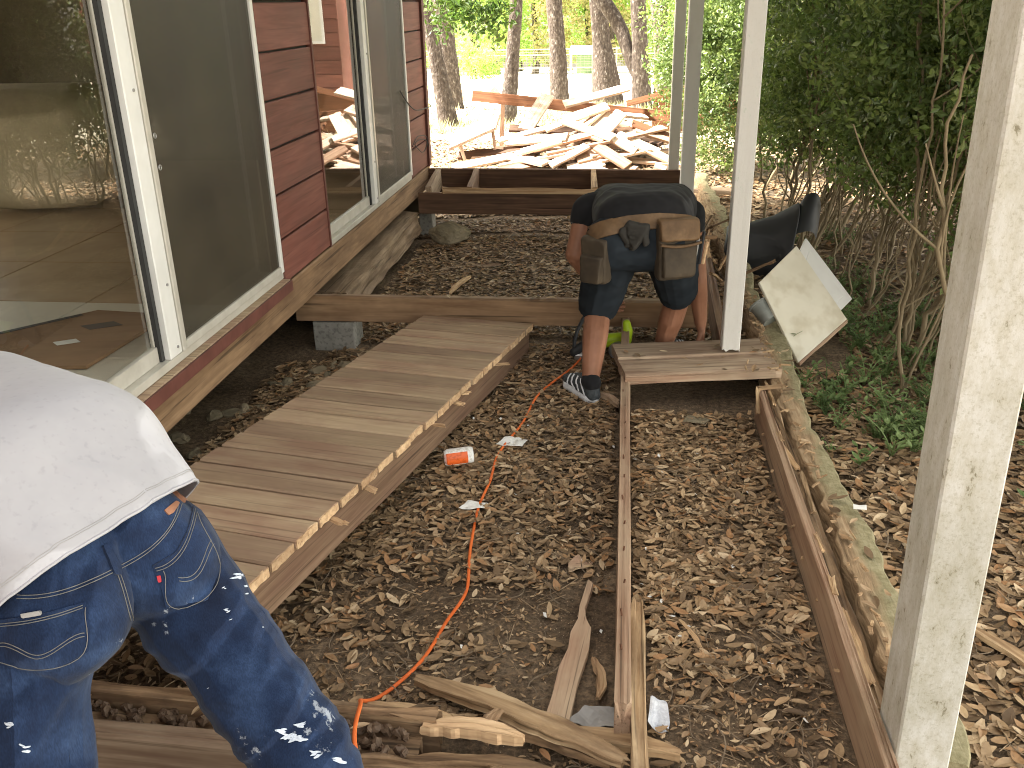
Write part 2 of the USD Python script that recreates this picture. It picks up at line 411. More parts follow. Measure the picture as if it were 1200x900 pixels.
GLASS = usdkit.material(stage, LK + 'window_glass', {
    'fr': ('fresnel', {'IOR': 1.52}), 'fm': ('math', {'math_type': 'multiply', 'value2': 1.5, 'use_clamp': True}), 't': ('transparent_bsdf', {'color': (0.965, 0.97, 0.955)}), 'g': ('glossy_bsdf', {'color': (1, 1, 1), 'roughness': 0.0, 'distribution': 'ggx'}),
    'ge': ('geometry', {}), 'inv': ('math', {'math_type': 'subtract', 'value1': 1.0}), 'ff': ('math', {'math_type': 'multiply'}),
    'mx': ('mix_closure', {})}, [('fr.fac', 'fm.value1'), ('ge.backfacing', 'inv.value2'), ('fm.value', 'ff.value1'), ('inv.value', 'ff.value2'), ('ff.value', 'mx.fac'), ('t.BSDF', 'mx.closure1'), ('g.BSDF', 'mx.closure2')], surface='mx.closure')
SCREEN = usdkit.material(stage, LK + 'insect_screen', {
    'tc': ('texture_coordinate', {}), 'n': ('noise_texture', {'scale': 3.0, 'detail': 4.0}),
    'r': ('rgb_ramp', {'ramp': [(0.3, (0.015, 0.012, 0.007)), (0.75, (0.036, 0.029, 0.017))]}),
    'd': ('principled_bsdf', {'roughness': 0.6, 'specular_ior_level': 0.4}), 't': ('transparent_bsdf', {}), 'mx': ('mix_closure', {'fac': 0.55})},
    [('tc.object', 'n.vector'), ('n.fac', 'r.fac'), ('r.color', 'd.base_color'), ('t.BSDF', 'mx.closure1'), ('d.BSDF', 'mx.closure2')], surface='mx.closure')


def leaf_mat(name, ramp, trans=0.0, rough=0.6, spec=0.3):
    n = {'oi': ('object_info', {}), 'sc': ('vector_math', {'math_type': 'multiply', 'vector2': (91.7, 57.3, 13.1)}), 'wn': ('white_noise_texture', {}),
         'r': ('rgb_ramp', {'ramp': ramp}), 'tc': ('texture_coordinate', {}), 'n1': ('noise_texture', {'scale': 60.0, 'detail': 3.0}),
         'r1': ('rgb_ramp', {'ramp': [(0.3, (0.72, 0.70, 0.68)), (0.65, (1, 1, 1))]}), 'mx': ('mix_color', {'blend_type': 'multiply', 'fac': 0.8}),
         'b': ('principled_bsdf', {'roughness': rough, 'specular_ior_level': spec})}
    l = [('oi.location', 'sc.vector1'), ('sc.vector', 'wn.vector'), ('wn.value', 'r.fac'), ('tc.object', 'n1.vector'), ('n1.fac', 'r1.fac'), ('r.color', 'mx.a'), ('r1.color', 'mx.b'), ('mx.result', 'b.base_color')]
    if trans > 0:
        n['t'] = ('translucent_bsdf', {})
        n['hs'] = ('hsv', {'saturation': 1.15, 'value': 1.5})
        n['x'] = ('mix_closure', {'fac': trans})
        l += [('mx.result', 'hs.color'), ('hs.color', 't.color'), ('b.BSDF', 'x.closure1'), ('t.BSDF', 'x.closure2')]
        return usdkit.material(stage, LK + name, n, l, surface='x.closure')
    return usdkit.material(stage, LK + name, n, l, surface='b.BSDF')


LITTER = leaf_mat('dead_leaf', [(0.0, (0.10, 0.064, 0.036)), (0.25, (0.17, 0.112, 0.063)), (0.48, (0.25, 0.168, 0.096)), (0.66, (0.34, 0.236, 0.135)), (0.8, (0.31, 0.165, 0.075)), (0.92, (0.46, 0.335, 0.20)), (1.0, (0.54, 0.42, 0.28))])
LITTER_PALE = leaf_mat('pale_dead_leaf', [(0.0, (0.30, 0.20, 0.12)), (0.4, (0.40, 0.28, 0.17)), (0.75, (0.50, 0.38, 0.25)), (1.0, (0.33, 0.17, 0.08))])
GREEN_SHRUB = leaf_mat('shrub_leaf', [(0.0, (0.075, 0.115, 0.037)), (0.4, (0.13, 0.19, 0.06)), (0.8, (0.195, 0.26, 0.085)), (1.0, (0.29, 0.35, 0.125))], trans=0.32, rough=0.42, spec=0.5)
GREEN_OAK = leaf_mat('oak_leaf', [(0.0, (0.04, 0.08, 0.02)), (0.5, (0.07, 0.12, 0.03)), (1.0, (0.12, 0.17, 0.045))], trans=0.35, rough=0.5)
GREEN_FAR = leaf_mat('spring_leaf', [(0.0, (0.22, 0.33, 0.10)), (0.5, (0.32, 0.44, 0.14)), (1.0, (0.42, 0.50, 0.20))], trans=0.5, rough=0.6)
TAN_FAR = leaf_mat('olive_leaf', [(0.0, (0.28, 0.28, 0.13)), (0.5, (0.40, 0.37, 0.18)), (1.0, (0.52, 0.46, 0.25))], trans=0.5, rough=0.6)
GREEN_WEED = leaf_mat('weed_leaf', [(0.0, (0.09, 0.14, 0.05)), (0.5, (0.14, 0.21, 0.075)), (1.0, (0.21, 0.29, 0.12))], trans=0.3, rough=0.5)
GRASS_M = leaf_mat('field_grass', [(0.0, (0.32, 0.34, 0.16)), (0.5, (0.46, 0.46, 0.27)), (1.0, (0.60, 0.56, 0.38))], trans=0.3, rough=0.7)
TWIG = noisy('twig_bark', [(0.3, (0.10, 0.07, 0.045)), (0.7, (0.22, 0.17, 0.12))], scale=30, rough=0.9)
STEM_M = noisy('shrub_stem', [(0.3, (0.13, 0.10, 0.06)), (0.55, (0.21, 0.165, 0.10)), (0.75, (0.29, 0.235, 0.15))], scale=14, detail=7, rough=0.85, bump=0.5, stretch=(1, 1, 0.4))
BARK = noisy('oak_bark', [(0.34, (0.035, 0.026, 0.021)), (0.5, (0.065, 0.050, 0.041)), (0.60, (0.10, 0.080, 0.068)), (0.68, (0.24, 0.22, 0.195))], scale=17, detail=9, rough=0.95, bump=1.0, dist=0.02, stretch=(1.5, 1.5, 0.8), bump_scale=30)

SOIL = usdkit.material(stage, LK + 'soil', {
    'g': ('geometry', {}), 'n1': ('noise_texture', {'scale': 2.1, 'detail': 6.0, 'roughness': 0.6}),
    'r1': ('rgb_ramp', {'ramp': [(0.32, (0.085, 0.062, 0.043)), (0.5, (0.14, 0.104, 0.073)), (0.68, (0.22, 0.168, 0.12))]}),
    'n2': ('noise_texture', {'scale': 55.0, 'detail': 7.0, 'roughness': 0.75}),
    'r2': ('rgb_ramp', {'ramp': [(0.34, (0.45, 0.42, 0.40)), (0.5, (0.95, 0.93, 0.9)), (0.66, (1.75, 1.6, 1.4))]}),
    'mx': ('mix_color', {'blend_type': 'multiply', 'fac': 1.0, 'use_clamp_result': False}),
    'v': ('voronoi_texture', {'scale': 95.0}), 'rv': ('rgb_ramp', {'ramp': [(0.11, (0.42, 0.34, 0.24)), (0.16, (0, 0, 0))]}),
    'n5': ('noise_texture', {'scale': 3.3, 'detail': 3.0}), 'r5': ('rgb_ramp', {'ramp': [(0.5, (0, 0, 0)), (0.62, (1, 1, 1))]}),
    'ml': ('mix_color', {'blend_type': 'multiply', 'fac': 1.0}), 'ad': ('mix_color', {'blend_type': 'add', 'fac': 0.8, 'use_clamp_result': False}),
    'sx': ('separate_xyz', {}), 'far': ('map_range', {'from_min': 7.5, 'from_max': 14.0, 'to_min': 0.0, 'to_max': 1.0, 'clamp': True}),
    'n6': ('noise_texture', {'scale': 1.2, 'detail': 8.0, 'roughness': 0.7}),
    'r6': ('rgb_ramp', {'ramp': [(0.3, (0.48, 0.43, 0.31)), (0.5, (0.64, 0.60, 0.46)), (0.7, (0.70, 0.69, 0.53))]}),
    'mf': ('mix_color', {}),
    'bu': ('bump', {'strength': 0.9, 'distance': 0.012}), 'b': ('principled_bsdf', {'roughness': 0.95, 'specular_ior_level': 0.15})},
    [('g.position', 'n1.vector'), ('n1.fac', 'r1.fac'), ('g.position', 'n2.vector'), ('n2.fac', 'r2.fac'), ('r1.color', 'mx.a'), ('r2.color', 'mx.b'),
     ('g.position', 'v.vector'), ('v.distance', 'rv.fac'), ('g.position', 'n5.vector'), ('n5.fac', 'r5.fac'), ('rv.color', 'ml.a'), ('r5.color', 'ml.b'), ('mx.result', 'ad.a'), ('ml.result', 'ad.b'),
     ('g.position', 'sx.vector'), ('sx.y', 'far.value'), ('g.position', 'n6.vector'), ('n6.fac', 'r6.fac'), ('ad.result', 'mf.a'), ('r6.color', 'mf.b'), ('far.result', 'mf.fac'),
     ('n2.fac', 'bu.height'), ('bu.normal', 'b.normal'), ('mf.result', 'b.base_color')], surface='b.BSDF')

# ------------------------------------------------------------------ ground
ground = thing('ground', 'bare brown soil under and beside the torn out porch', kind='structure')


def grid_axis(lo, hi, fine0, fine1, step, growth=1.22):
    a = list(np.arange(fine0, fine1 + 1e-6, step))
    s = step
    while a[-1] < hi:
        s *= growth; a.append(min(a[-1] + s, hi))
    s = step
    while a[0] > lo:
        s *= growth; a.insert(0, max(a[0] - s, lo))
    return A(a)


gx, gy = grid_axis(-70, 70, -1.9, 3.2, 0.035), grid_axis(-25, 130, 0.9, 9.0, 0.04)
GX, GY = np.meshgrid(gx, gy, indexing='ij')
GZ = hgt(GX, GY)
gv = np.stack([GX, GY, GZ], -1).reshape(-1, 3)
nx, ny = len(gx), len(gy)
ii = (np.arange(nx - 1)[:, None] * ny + np.arange(ny - 1)[None]).ravel()
gf = np.vstack([np.stack([ii, ii + ny, ii + 1], 1), np.stack([ii + 1, ii + ny, ii + ny + 1], 1)])
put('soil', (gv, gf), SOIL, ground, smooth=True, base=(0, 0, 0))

# ------------------------------------------------------------------ house
house = thing('house', 'red board sided house with two sliding glass doors along the porch', 'house', (-3.75, 3, 0))
XF = -1.505
put('rim_beam', plank(10.5, 0.155, 0.075, 90, 0.006, rough=0.0012, seed=3), W_RIM, house, mtx=frame((-1.5375, -3.4, 0.3115), (-1.5375, 7.1, 0.3115), up=(1, 0, 0)))
BH = 0.1972


def siding(y0, y1, seed):
    for k in range(11):
        z0 = 0.394 + BH * k
        b = plank(y1 - y0, BH - 0.009, 0.022, 8, 0.004, seed=seed + k, rough=0.0004)
        M = frame((XF - 0.011, y0, z0 + BH / 2), (XF - 0.011, y1, z0 + BH / 2), up=(1, 0, 0))
        put('siding_board', b, SIDING, house, mtx=M)
    put('siding_backing', box(XF - 0.045, XF - 0.0225, y0, y1, 0.393, 2.56), DARK_GASKET, house)


siding(3.835, 4.508, 100)
siding(6.492, 7.048, 140)
siding(-3.4, 1.44, 180)
for y0, y1, pr in ((3.814, 3.834, 0.004), (4.509, 4.529, 0.006), (6.474, 6.491, 0.004)):
    put('door_trim', box(XF - 0.05, XF + pr, y0, y1, 0.393, 2.45, 0.002), RED_TRIM, house)
put('corner_trim', box(-1.56, -1.487, 7.05, 7.125, 0.392, 2.56, 0.003), RED_TRIM, house)
# door sill: tan ledge with a red painted lip
put('door_sill', box(-1.56, -1.472, 1.3, 3.813, 0.391, 0.424, 0.003), SILL, house)
put('sill_lip', box(-1.4715, -1.463, 1.3, 3.813, 0.372, 0.421, 0.002), RED_TRIM, house)


def sliding_door(y0, y1, ym, z0, stile_w, ym2):
    """Fixed glass from y0 to ym, white meeting stile, insect screen panel from ym2 to y1."""
    d = gather(house, 'sliding_door')
    zt = 2.42
    put('bottom_track', box(-1.575, -1.502, y0, y1, z0, z0 + 0.03, 0.002), ALU, d)
    put('top_track', box(-1.575, -1.502, y0, y1, zt, zt + 0.05, 0.002), ALU, d)
    put('bottom_rail', box(-1.555, -1.531, y0, ym - 0.034, z0 + 0.0302, z0 + 0.085, 0.002), ALU, d)
    put('glass', box(-1.546, -1.541, y0, ym - 0.02, z0 + 0.08, zt - 0.01), GLASS, d)
    put('gasket', box(-1.556, -1.5225, ym - 0.033, ym - 0.012, z0 + 0.031, zt - 0.003), DARK_GASKET, d)
    put('gasket', box(-1.5495, -1.5385, ym - 0.041, ym - 0.0335, z0 + 0.086, zt - 0.003), ALU, d)
    put('stile', box(-1.535, -1.5, ym - 0.012, ym - 0.012 + stile_w, z0 + 0.0305, zt - 0.001, 0.003), WHITE_METAL, d)
    for zz in (0.06, 0.28, 0.9, 1.2):
        put('screw', trimesh.creation.cylinder(0.005, 0.006, sections=10, transform=trimesh.transformations.rotation_matrix(math.pi / 2, [0, 1, 0], None) @ np.eye(4)).apply_translation((-1.499, ym + stile_w * 0.5, z0 + zz)), STEEL, d)
    s = gather(house, 'screen_panel')
    a = ym - 0.012 + stile_w + 0.001
    put('screen_frame', box(-1.514, -1.494, a, a + 0.03, z0 + 0.0305, zt - 0.002, 0.003), ALU, s)
    put('screen_frame', box(-1.514, -1.494, y1 - 0.03, y1 - 0.001, z0 + 0.0305, zt - 0.002, 0.003), WHITE_METAL, s)
    put('screen_frame', box(-1.513, -1.495, a + 0.0305, y1 - 0.0305, z0 + 0.031, z0 + 0.062, 0.003), ALU, s)
    put('screen_mesh', box(-1.506, -1.5045, a + 0.0295, y1 - 0.0295, z0 + 0.055, zt - 0.003), SCREEN, s)
    put('inner_glass', box(-1.566, -1.561, a - 0.06, y1 - 0.002, z0 + 0.032, zt - 0.002), GLASS, d)
    return s


s1 = sliding_door(1.45, 3.812, 2.728, 0.426, 0.083, 2.83)
for zz in (1.08, 1.18):
    t = np.linspace(0, 2 * math.pi, 13)
    put('screen_hook', tube(np.stack([-1.492 + 0 * t, 2.842 + 0.008 * np.cos(t), zz + 0.008 * np.sin(t)], 1), 0.002, 6), STEEL, s1)
sliding_door(4.531, 6.472, 5.455, 0.394, 0.07, 5.55)

TILE_A = noisy('pale_tile', [(0.3, (0.60, 0.57, 0.49)), (0.7, (0.72, 0.69, 0.61))], scale=3, detail=6, rough=0.3, bump=0.03, spec=0.5)
TILE_B = noisy('tan_tile', [(0.3, (0.30, 0.21, 0.13)), (0.5, (0.38, 0.28, 0.18)), (0.7, (0.46, 0.35, 0.235))], scale=3, detail=7, rough=0.35, bump=0.05, spec=0.5)
GROUT = noisy('grout', [(0.3, (0.25, 0.22, 0.18)), (0.7, (0.33, 0.30, 0.26))], scale=20)
WALLPAINT = noisy('room_wall_paint', [(0.3, (0.10, 0.083, 0.06)), (0.7, (0.15, 0.125, 0.092))], scale=2, rough=0.8)
SOFA = noisy('beige_upholstery', [(0.3, (0.36, 0.30, 0.20)), (0.7, (0.46, 0.38, 0.265))], scale=6, rough=0.9, bump=0.2, bump_scale=180)
CARD = noisy('cardboard_paper', [(0.3, (0.20, 0.115, 0.06)), (0.7, (0.27, 0.16, 0.085))], scale=5, rough=0.85, bump=0.05)
fl = gather(house, 'room_floor')
put('floor_bed', box(-5.2, -1.58, -3.4, 7.05, 0.40, 0.431), GROUT, fl)
TS = 0.61
for i in range(5):
    for j in range(9):
        x1 = -1.585 - i * TS
        y0 = 1.55 + (j - 0) * TS
        put('floor_tile', box(x1 - TS + 0.006, x1, y0, min(y0 + TS - 0.006, 7.04), 0.4305, 0.44 + 0.0008 * ((i * 7 + j * 3) % 3), 0.002), TILE_A if j < 3 else TILE_B, fl)
put('room_wall', cat_([box(-5.3, -5.2, -3.4, 7.12, 0.0, 0.5), box(-5.3, -5.2, -3.4, 7.12, 2.4, 2.6), box(-5.3, -5.2, -3.4, 1.6, 0.5, 2.4), box(-5.3, -5.2, 3.6, 3.9, 0.5, 2.4), box(-5.3, -5.2, 6.6, 7.12, 0.5, 2.4), box(-5.2, -1.59, 7.06, 7.12, 0.0, 2.6), box(-5.2, -1.59, -3.4, -3.32, 0.0, 2.6)]), WALLPAINT, house)
put('back_window', box(-5.26, -5.255, 0.9, 6.6, 0.5, 2.4), GLASS, house)
put('room_ceiling', box(-5.3, -1.5, -3.4, 7.12, 2.601, 2.65), WALLPAINT, house)
put('roof', trimesh.convex.convex_hull(A([(x, y, z) for y in (-3.6, 7.18) for x, z in ((-1.18, 2.72), (-1.18, 2.82), (-2.9, 6.1), (-2.9, 6.0), (-7.6, 2.55), (-7.6, 2.65))])), W_DARK, house)
put('porch_ceiling', box(-1.17, 0.95, 2.9, 7.3, 2.655, 2.70), POST_CLEAN, house)
put('header_beam', box(0.40, 0.70, -0.3, 7.3, 2.47, 2.651, 0.004), POST_CLEAN, house)
for k in range(5):
    put('rafter', box(-1.17, 0.9, -0.1 + k * 0.6, -0.06 + k * 0.6, 2.653, 2.74, 0.003), W_GREY, house)
put('door_head', cat_([box(-1.575, -1.5025, 1.45, 6.472, 2.471, 2.60)]), RED_TRIM, house)
# thin cables on the far end of the wall
c = spline([(-1.495, 6.25, 1.02), (-1.49, 6.42, 0.93), (-1.485, 6.62, 0.86), (-1.47, 6.9, 0.84), (-1.47, 7.12, 0.84), (-1.6, 7.3, 0.86), (-1.9, 7.7, 0.90)], 30)
put('wall_cable', tube(c, 0.004, 6), DARK_GASKET, house)
c = spline([(-1.49, 6.5, 0.62), (-1.485, 6.6, 0.66), (-1.48, 6.78, 0.66), (-1.475, 6.95, 0.60), (-1.48, 6.85, 0.54), (-1.485, 6.65, 0.585), (-1.485, 6.56, 0.62), (-1.482, 6.8, 0.63), (-1.475, 6.98, 0.55)], 48)
put('wall_cable', tube(c, 0.0035, 6), DARK_GASKET, house)

# in the room
ot = to_tm(mf.Manifold.batch_hull([mf.Manifold.sphere(0.17, 24).translate([x, y, z]) for x in (-0.26, 0.26) for y in (-0.22, 0.22) for z in (0.19, 0.60)]).refine_to_length(0.05))
ot.vertices[:, 2] *= 0.92
ot.vertices += (fbm(ot.vertices * 4, 3, 3)[:, None] - 0.5) * 0.03
ot.apply_transform(trimesh.transformations.rotation_matrix(0.25, [0, 0, 1]))
ot.apply_translation([-3.55, 5.35, 0.44])
put('ottoman', ot, SOFA, smooth=True, label='rounded beige upholstered ottoman on the floor inside the house', cat='ottoman')
cb = thing('cardboard_sheet', 'flattened brown cardboard box on the tiles behind the glass', 'cardboard', (-2.0, 2.95, 0.445))
q = A([(-2.62, 2.56), (-2.06, 3.235), (-1.74, 3.20), (-1.77, 2.65)])
from shapely.geometry import Polygon
e = trimesh.creation.extrude_polygon(Polygon(q), 0.012); e.apply_translation([0, 0, 0.444])
put('sheet', e, CARD, cb)
for poly, mm in (([(-2.02, 3.04), (-1.92, 3.10), (-1.86, 3.06), (-1.96, 3.0)], DARK_GASKET), ([(-2.02, 2.86), (-1.955, 2.90), (-1.92, 2.87), (-1.985, 2.83)], PAPER), ([(-2.60, 2.58), (-2.10, 3.18), (-2.08, 3.165), (-2.57, 2.575)], DARK_GASKET)):
    e = trimesh.creation.extrude_polygon(Polygon(poly), 0.0012); e.apply_translation([0, 0, 0.4565])
    put('printed_mark' if mm is DARK_GASKET else 'paper_label', e, mm, cb)

# under the house
put('railroad_tie', (lambda t: t)(plank(2.0, 0.17, 0.2, 60, 0.02, seed=9, rough=0.006, jag0=0.05, jag1=0.02)), W_TIE, mtx=frame((-1.52, 4.42, 0.08), (-1.55, 6.5, 0.09), up=(1, 0, 0)),
    label='weathered square timber lying in the dirt under the house edge', cat='timber')
put('cinder_block', (lambda b: (b.apply_translation([-1.42, 4.235, -0.07]), b)[1])(box(-0.105, 0.105, -0.06, 0.1, 0, 0.166, 0.004)), CONCRETE, label='grey concrete block carrying the left end of the floor joist', cat='concrete block')
put('pier_block', box(-1.50, -1.40, 6.62, 6.74, -0.08, 0.195, 0.004), CONCRETE, label='narrow grey pier standing under the house corner', cat='pier')
st = trimesh.creation.icosphere(3, 1.0)
st.vertices *= A([0.14, 0.09, 0.075]) * (0.75 + 0.6 * fbm(st.vertices * 1.3 + 4, 3)[:, None])
st.apply_translation([-1.22, 6.33, 0.035])
put('stone', st, STONE, label='greenish brown rock lying in leaves before the far beams', cat='rock')

rub = []
for k in range(60):
    b = trimesh.creation.icosphere(1, 1.0)
    b.vertices *= rng.uniform(0.012, 0.055, 3) * A([1, 1, 0.55])
    b.vertices += rng.normal(0, 0.004, b.vertices.shape)
    x, y = rng.normal(-1.42, 0.14), rng.uniform(2.3, 4.0)
    b.apply_translation([x, y, float(hgt(x, y)) + 0.008]); rub.append(b)
put('rubble', cat_(rub), STONE, ground, kind='stuff')

# ------------------------------------------------------------------ porch lumber
# the section of old decking lying on its joists
FR, FL, NR = A([-0.412, 4.056, 0.150]), A([-0.940, 4.138, 0.150]), A([-0.854, 1.718, 0.300])
u = (NR - FR) / np.linalg.norm(NR - FR)
w = FL - FR; WID = np.linalg.norm(w); w = w - u * (w @ u); w /= np.linalg.norm(w)
nrm = np.cross(u, w); nrm = nrm if nrm[2] > 0 else -nrm
deck = thing('deck_section', 'cut out section of old porch decking lying beside the house', 'deck section', (-0.6, 2.9, 0))
PITCH_B = 0.1215
for k in range(21):
    s0 = k * PITCH_B
    seed = 300 + k
    off = rng.uniform(-0.004, 0.005)
    L = WID + 0.02 + off
    c0 = FR + u * (s0 + PITCH_B / 2 - 0.003) + w * (WID + 0.01) - nrm * 0.0135
    b = plank(L, PITCH_B - rng.uniform(0.0095, 0.013), 0.027, 10, 0.0045, warp=rng.uniform(-0.002, 0.002), seed=seed, jag0=0.003, jag1=0.003, rough=0.0006)
    dj = put('deck_board', b, W_DECK_B if k in (1, 4, 7, 12, 15, 18) else W_DECK, deck, mtx=frame(c0, c0 - w, up=nrm))
    # torn pale end of the board
    e = plank(0.009, PITCH_B - 0.0145, 0.0245, 1, 0.002, seed=seed + 50, jag1=0.004, rough=0.0008)
    pe = c0 - w * (L - 0.006) - nrm * 0.0008
    put('torn_end', e, W_PALE, deck, mtx=frame(pe, pe - w, up=nrm))
    if k in (4, 7, 8, 10, 14, 16):
        e = plank(rng.uniform(0.05, 0.09), rng.uniform(0.015, 0.035), 0.006, 3, 0.001, seed=seed + 90, jag0=0.01, jag1=0.03, rough=0.001)
        pe = c0 - w * (L - 0.02) - nrm * 0.02 + u * rng.uniform(-0.03, 0.03)
        put('splinter', e, W_PALE, deck, mtx=frame(pe, pe - w + nrm * rng.uniform(-0.25, 0.05) + u * rng.uniform(-0.6, 0.6), up=nrm))
for dd in (0.038, WID - 0.05):
    p0 = FR + w * dd - nrm * (0.0275 + 0.067) - u * 0.03
    p1 = p0 + u * 2.55
    put('deck_joist', plank(2.58, 0.038, 0.132, 30, 0.004, seed=371, rough=0.0015), W_JOIST, deck, mtx=frame(p0, p1, up=nrm))

# joist across the middle
fj = thing('cross_joist', 'doubled floor joist crossing the porch behind the deck section', 'joist', (-0.6, 4.2, 0.1))
put('joist_board', plank(2.02, 0.036, 0.125, 24, 0.004, seed=21, rough=0.0012), W_RIM, fj, mtx=frame((-1.6, 4.185, 0.163), (0.42, 4.185, 0.163)))
put('joist_board', plank(2.02, 0.034, 0.122, 24, 0.004, seed=22, rough=0.002), W_GREY, fj, mtx=frame((-1.6, 4.222, 0.163), (0.42, 4.222, 0.163)))
# far beams and their blocking
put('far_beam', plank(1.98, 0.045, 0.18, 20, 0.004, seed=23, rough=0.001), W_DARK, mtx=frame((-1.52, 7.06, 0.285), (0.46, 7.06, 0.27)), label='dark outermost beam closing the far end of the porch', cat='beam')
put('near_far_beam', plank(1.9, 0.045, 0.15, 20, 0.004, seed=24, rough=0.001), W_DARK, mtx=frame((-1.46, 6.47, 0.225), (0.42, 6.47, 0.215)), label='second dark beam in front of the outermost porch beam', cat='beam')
put('rotten_strip', plank(1.35, 0.03, 0.022, 24, 0.002, seed=25, rough=0.006, jag1=0.1, jag0=0.03), W_PALE, mtx=frame((-1.30, 6.462, 0.312), (0.05, 6.458, 0.300)), label='pale torn strip along the top of the second dark beam', cat='strip')
for i, (xa, wd, lab) in enumerate(((-1.39, 0.045, 'short block between the far beams next to the house corner'), (-1.09, 0.04, 'short notched block between the far beams, second from the house'), (-0.19, 0.04, 'pale narrow block between the far beams, above the bending worker'))):
    put('blocking', plank(0.53, wd, 0.15, 5, 0.004, seed=27 + i, rough=0.0015), (W_GREY, W_JOIST, W_SPLIT)[i], mtx=frame((xa, 6.50, 0.262), (xa - 0.03, 7.035, 0.30)), label=lab, cat='blocking')
# long joist running toward the camera, with its old nails
cj = thing('centre_joist', 'long narrow joist edge running along the middle of the dirt', 'joist', (0.03, 2.5, 0))
put('joist_board', plank(2.65, 0.038, 0.135, 50, 0.003, seed=31, rough=0.0013, jag0=0.006, jag1=0.01), W_RED, cj, mtx=frame((0.0315, 1.575, 0.066), (0.033, 4.16, 0.08)))
for k in range(13):
    yk = 1.75 + k * 0.14 + rng.uniform(-0.01, 0.01)
    put('nail', tube(A([[0.03, yk, 0.12], [0.03 + rng.uniform(-0.006, 0.006), yk + rng.uniform(-0.004, 0.004), 0.142 + rng.uniform(0, 0.012)]]), 0.0028, 6), RUST, cj)
put('joist_scrap', plank(0.72, 0.036, 0.1, 20, 0.003, seed=33, rough=0.003, jag0=0.02, jag1=0.03), W_SPLIT, mtx=frame((0.071, 1.29, 0.052), (0.068, 2.0, 0.05)), label='pale rotten scrap of joist lying beside the near end of the long joist', cat='scrap wood')
# right rim of the porch: two layers, the outer one rotten
rr = thing('right_rim', 'split reddish rim board standing on edge beside the mossy kerb timber', 'rim board', (0.57, 2.2, 0))
put('inner_board', plank(2.09, 0.026, 0.15, 44, 0.003, seed=35, rough=0.002, jag1=0.02), W_RED, rr, mtx=frame((0.558, 1.28, 0.075), (0.558, 3.39, 0.075)))
put('outer_board', plank(1.74, 0.024, 0.135, 60, 0.003, seed=36, rough=0.004, jag1=0.05), W_ROT, rr, mtx=frame((0.5855, 1.605, 0.072), (0.5855, 3.37, 0.072)))
for k in range(7):
    yk = 1.72 + k * 0.24 + rng.uniform(-0.06, 0.06)
    put('splinter', plank(rng.uniform(0.08, 0.3), 0.012, 0.008, 4, 0.001, seed=390 + k, jag0=0.01, jag1=0.03, rough=0.0015), W_SPLIT, rr, mtx=frame((0.57 + rng.uniform(-0.012, 0.02), yk, 0.147), (0.565 + rng.uniform(-0.02, 0.03), yk + 0.3, 0.15 + rng.uniform(-0.02, 0.02))))
put('splinter', plank(0.13, 0.016, 0.01, 4, 0.001, seed=399, jag0=0.01, jag1=0.03), W_SPLIT, rr, mtx=frame((0.535, 3.22, 0.09), (0.545, 3.36, 0.19)))
put('splinter', plank(0.12, 0.02, 0.01, 4, 0.001, seed=398, jag0=0.01, jag1=0.03), W_SPLIT, rr, mtx=frame((0.54, 3.32, 0.156), (0.66, 3.34, 0.165)))
r2 = thing('far_joist', 'rotten rim board with torn splinters behind the white middle post', 'rim board', (0.5, 5.2, 0))
put('board', plank(2.55, 0.04, 0.14, 40, 0.003, seed=41, rough=0.003, jag0=0.05), W_JOIST, r2, mtx=frame((0.47, 3.85, 0.075), (0.53, 6.4, 0.085)))
for k in range(16):
    yk = rng.uniform(4.4, 6.2)
    L = rng.uniform(0.12, 0.45)
    p0 = A([0.50 + rng.uniform(-0.04, 0.05), yk, 0.15 + rng.uniform(-0.02, 0.02)])
    put('splinter', plank(L, rng.uniform(0.01, 0.03), 0.007, 5, 0.001, seed=430 + k, jag0=0.02, jag1=0.05, rough=0.002, bow=0.012), (W_SPLIT, W_PALE, W_ROT)[k % 3], r2, mtx=frame(p0, p0 + A([rng.uniform(-0.25, 0.25), rng.uniform(-0.6, 1), rng.uniform(-0.1, 0.25)])))


# mossy kerb timber
def kerb_mesh(y0, y1, xi, xo, zt, zb, n, seed):
    ys = np.linspace(y0, y1, n)
    p = np.stack([0 * ys, ys, 0 * ys], -1)
    out = xo + (fbm(p * 2.3, 3, seed) - 0.5) * 0.10 + (fbm(p * 9, 2, seed + 3) - 0.5) * 0.03
    inn = xi + (fbm(p * 4 + 9, 3, seed) - 0.5) * 0.06 + (fbm(p * 14 + 3, 2, seed) - 0.5) * 0.04
    K = 9
    V = []
    for i in range(n):
        prof = [(inn[i] + 0.01, zb), (inn[i] - 0.004, zt * 0.5), (inn[i] + 0.002, zt - 0.007), (inn[i] + 0.008, zt - 0.001), ((inn[i] * 2 + out[i]) / 3, zt + 0.002), ((inn[i] + out[i] * 2) / 3, zt + 0.003), (out[i] - 0.008, zt - 0.001), (out[i], zt - 0.009), (out[i] + 0.004, zb)]
        V += [(a, ys[i], b) for a, b in prof]
    V = A(V)
    V += (fbm(V * 16, 3, seed)[:, None] - 0.5) * A([0.014, 0.0, 0.009])
    F = []
    for i in range(n - 1):
        for k in range(K):
            a, b = i * K + k, i * K + (k + 1) % K
            F += [[a, b, a + K], [b, b + K, a + K]]
    m0 = len(V)
    V = np.vstack([V, V[:K].mean(0), V[-K:].mean(0)])
    for k in range(K):
        F += [[m0, (k + 1) % K, k], [m0 + 1, (n - 1) * K + k, (n - 1) * K + (k + 1) % K]]
    t = trimesh.Trimesh(V, F, process=False)
    if t.volume < 0:
        t.invert()
    return t


